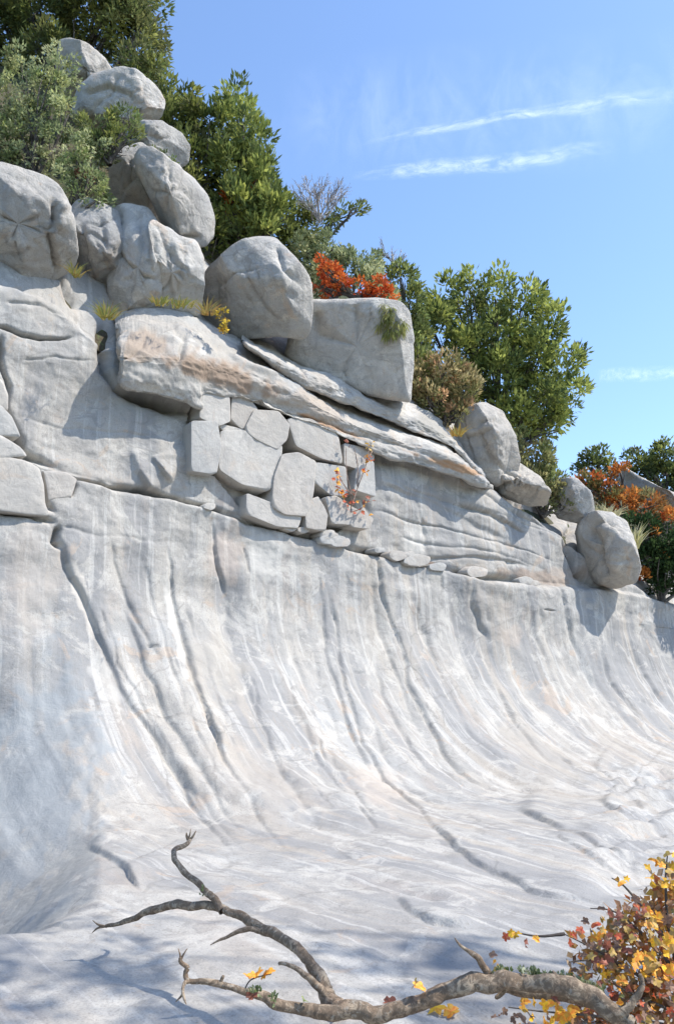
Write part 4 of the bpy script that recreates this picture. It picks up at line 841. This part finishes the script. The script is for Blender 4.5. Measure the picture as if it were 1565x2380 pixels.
LC = [ # u, v, spread u, spread v, count, colours, size px
 (1535, 2025, 28, 26, 22, 'yellow yellow orange tan', 40), (1440, 2048, 16, 8, 5, 'orange yellow', 34), (1530, 2130, 30, 18, 15, 'yellow orange tan brown', 44),
 (1492, 2112, 16, 10, 6, 'red red rust', 34), (1440, 2120, 40, 20, 18, 'rust brown brown', 34), (1540, 2190, 28, 18, 14, 'yellow tan orange', 44), (1470, 2170, 50, 24, 20, 'rust brown tan', 34),
 (1390, 2165, 30, 16, 11, 'rust orange red brown', 32), (1325, 2175, 16, 12, 8, 'red rust orange', 30), (1190, 2170, 12, 10, 6, 'orange yellow red', 28), (1222, 2190, 8, 5, 2, 'rust tan', 24), (1250, 2182, 8, 5, 2, 'orange yellow', 28),
 (1500, 2240, 46, 22, 22, 'orange yellow tan tan', 46), (1420, 2210, 40, 24, 18, 'rust brown brown tan', 36), (1375, 2240, 26, 20, 12, 'orange rust brown', 34), (1440, 2265, 36, 18, 16, 'orange yellow brown', 38),
 (1550, 2300, 26, 40, 22, 'orange rust brown tan', 42), (1490, 2330, 50, 26, 22, 'rust brown red', 36), (1400, 2345, 50, 18, 20, 'orange yellow rust', 40), (1290, 2345, 36, 16, 16, 'orange orange yellow', 42), (1250, 2372, 50, 12, 14, 'orange brown yellow', 36),
 (1330, 2300, 30, 14, 6, 'brown rust', 28), (1420, 2300, 24, 14, 9, 'red rust green', 32), (1160, 2242, 14, 8, 4, 'orange tan', 28), (1145, 2215, 6, 5, 1, 'brown', 34), (1180, 2360, 20, 10, 6, 'brown', 30), (1480, 2372, 60, 10, 14, 'orange brown tan', 38)]
tot = 0
for (u, v, su, sv_, n, cs, sz) in LC:
    cs = cs.split()
    for i in range(n):
        if tot >= 299 or sr_.uniform() > .93: continue
        uu_, vv_ = u+sr_.normal()*su*.85, v+sr_.normal()*sv_*.85; Yl = 5.0+sr_.normal()*.12
        add_leaf(atY(uu_, vv_, Yl), sz*.62*Yl/F_, cs[int(sr_.integers(len(cs)))], sap, sr_); tot += 1
# inner shaded leaves, too small and many to pick apart
cc_ = []
for k in range(190):
    t_ = sr_.uniform(0, 1)**.7; u_ = 1330+t_*260; v_0 = np.interp(u_, [1330, 1450, 1600], [2190, 2090, 2000]); cc_.append(atY(u_, sr_.uniform(v_0+10, 2385), 5.2+sr_.uniform(0, .25)))
cc_ = np.array(cc_)
v_, f_, k_ = leaves(cc_, 7, .06, .06, .042, [(.34, .20, .12), (.55, .27, .06), (.24, .15, .10), (.62, .40, .07), (.24, .23, .12), (.5, .16, .06), (.4, .3, .2)], np.tile([0, -.4, .2], (len(cc_), 1)), 0, 77)
tag(child('inner_leaves', v_, f_, M_leaf, sap, smooth=False, attrs=k_), kind='stuff')

# leaves caught on the limb and lying on the rock
def floor_at(u, v):
    d = rays(np.array(float(u)), np.array(float(v))); k = np.argmin((Uf[iv]-u)**2+(Vf[iv]-v)**2+1e4*(G.reshape(-1, 3)[iv, 1] < 2)); return Gd[iv[k]]
for lab, pts in [('orange leaf sprig caught on the lower arm of the dead limb', [(575, 2268), (588, 2266), (600, 2262), (614, 2264), (625, 2258)])]:
    sp = thing('leaf_sprig', atY(600, 2290, 4.86), lab, 'leaf sprig')
    q = np.array([(570, 2296), (585, 2275), (630, 2262)], float); P = catmull(atY(q[:, 0], q[:, 1], 4.86), 10); v_, f_ = tube(P, np.full(10, .004), 5); child('stem', v_, f_, M_trunk, sp)
    for p in pts: add_leaf(atY(p[0], p[1], 4.86), .07, 'orange', sp, sr_)
for lab, u, v, y, cn in [('single orange leaf stuck on top of the dead limb left of its upright stub', 975, 2292, 4.85, 'orange'), ('tan leaf leaning against the curled orange one on the limb', 962, 2286, 4.86, 'tan'),
                   ('rust leaf under the lower left arm of the dead limb', 586, 2312, 4.85, 'rust'), ('green leaf tip poking through the limb beside the orange sprig', 706, 2322, 4.85, 'green')]:
    o = add_leaf(atY(u, v, y), .08, cn, None, sr_, 'caught_leaf'); tag(o, lab, 'leaf')
for lab, u, v, cn in [('red leaf lying on the rock nearest the bottom centre', 818, 2372, 'red'), ('orange leaf on the shaded rock below the middle of the limb', 968, 2352, 'orange'), ('yellow leaf on the rock right of the orange one below the limb', 1012, 2358, 'yellow'),
                      ('orange leaf at the bottom edge left of the leaf pile', 1048, 2370, 'orange'), ('small dark red leaf at the bottom edge left of the red one', 785, 2378, 'rust'), ('pale rust leaf beside the orange leaf below the limb', 905, 2356, 'rust')]:
    p = floor_at(u, v)+np.array([0, 0, .03]); o = add_leaf(p, .12, cn, None, sr_, 'fallen_leaf', 'flat'); tag(o, lab, 'leaf', 'leaves lying on the rock')
    o.rotation_euler = (.5, o.rotation_euler[1], o.rotation_euler[2])

# ------------------------------------------------------------------ overhanging oak, trunk and crown right of the frame: its shade falls on the floor
SH = [(-3.2, 6.9, 1.0), (-2.4, 6.2, .9), (-1.6, 5.6, .8), (-.5, 5.4, .4), (.35, 6.6, .35), (.6, 5.5, .45), (1.2, 6.2, .35), (2.2, 6.3, .45), (3.4, 6.5, .7), (-3.6, 8.3, 1.0), (1.0, 6.9, .25)]
hgt = 11.0; sx = SUN_H[0]/math.tan(SUN_EL); sy = SUN_H[1]/math.tan(SUN_EL)
tb = np.array([13.0, 4.0, -1.4]); tree = thing('oak_tree', tb, 'spreading oak just right of the view whose shade dapples the rock floor', 'tree')
ct = []; parts = []; orr = np.random.default_rng(8)
trunk_top = np.array([12.0, 4.4, 7.5]); P = catmull([tb, (12.6, 4.2, 3), trunk_top], 20); parts.append(tube(P, np.linspace(.34, .2, 20), 10, 1))
for (x, y, r) in SH:
    h = hgt+orr.uniform(-.8, .8); c = np.array([x+sx*h, y+sy*h, h]); n = int(8*r*r)+3
    d = orr.normal(size=(n, 3))*np.array([.5, .5, .22])*r; ct.append(c+d)
    P = catmull([trunk_top, (trunk_top+c)/2+np.array([0, 0, .5]), c], 16); parts.append(tube(P, np.linspace(.045, .01, 16), 5, 2))
ct = np.vstack(ct)
v_, f_, k_ = leaves(ct, 30, .26, .15, .1, OR[2:]+MID, np.tile([0, 0, 0.], (len(ct), 1)), 0, 55); child('crown', v_, f_, M_leaf, tree, smooth=False, attrs=k_)
v_, f_ = join(parts); child('trunk', v_, f_, M_trunk, tree)

# ------------------------------------------------------------------ cirrus, on a level sheet high up
def cirrus_mat(name, den, sc=(3.0, 1.0, 1)):
    m = bpy.data.materials.new(name); m.use_nodes = True; nt = m.node_tree; nt.nodes.clear()
    out = nt.nodes.new('ShaderNodeOutputMaterial'); tr = nt.nodes.new('ShaderNodeBsdfTransparent'); tl_ = nt.nodes.new('ShaderNodeBsdfTranslucent'); tl_.inputs[0].default_value = (1, 1, 1, 1)
    mx = nt.nodes.new('ShaderNodeMixShader'); tc = nt.nodes.new('ShaderNodeTexCoord'); at = nt.nodes.new('ShaderNodeAttribute'); at.attribute_name = 'col'
    n1 = noise(nt, tc.outputs['UV'], 1.6, 7, .62, .6, vscale=sc)
    a = nt.nodes.new('ShaderNodeMath'); a.operation = 'MULTIPLY'; nt.links.new(ramp(nt, n1, .30, .85, 0, den*1.2), a.inputs[0]); nt.links.new(at.outputs['Fac'], a.inputs[1])
    nt.links.new(a.outputs[0], mx.inputs[0]); nt.links.new(tr.outputs[0], mx.inputs[1]); nt.links.new(tl_.outputs[0], mx.inputs[2]); nt.links.new(mx.outputs[0], out.inputs[0]); return m
def cirrus(top, bot, den, seed):
    n = 80; m = 24; T = catmull(top, n); B = catmull(bot, n); f = np.linspace(0, 1, m)
    px = T[None]+(B-T)[None]*f[:, None, None]; d = rays(px[..., 0], px[..., 1]); Pp = EYE+d*((1600-EYE[2])/d[..., 2])[..., None]
    Pp[..., 2] += 6*fbm(px[..., 0]/90, px[..., 1]/90, seed, 3)
    x = np.linspace(0, 1, n)[None]; a = (np.sin(math.pi*f)**1.3)[:, None]*(ss(0, .3, x)*ss(0, .3, 1.02-x))
    col = np.stack([a]*4, -1).reshape(-1, 4); col[:, 3] = 1
    uv = np.stack([np.broadcast_to(x*3, (m, n))+seed, np.broadcast_to(f[:, None]*1.5, (m, n))], -1).reshape(-1, 2)
    o = mesh_np('cloud', Pp.reshape(-1, 3), gridf(m, n), cirrus_mat('cirrus', den), attrs=col, uv=uv); tag(o, kind='structure')
cirrus([(820, 335), (1000, 285), (1200, 250), (1400, 215), (1640, 180)], [(820, 345), (1000, 315), (1200, 280), (1400, 262), (1640, 235)], .22, 1)
cirrus([(800, 405), (1000, 365), (1200, 345), (1430, 318)], [(800, 425), (1000, 412), (1200, 398), (1430, 358)], .27, 4)
cirrus([(1380, 855), (1480, 850), (1700, 848)], [(1380, 892), (1480, 890), (1700, 885)], .18, 7)
cirrus([(600, 150), (900, 100), (1300, 60), (1700, 40)], [(600, 420), (900, 420), (1300, 420), (1700, 380)], .07, 9)

scene.render.engine = 'CYCLES'
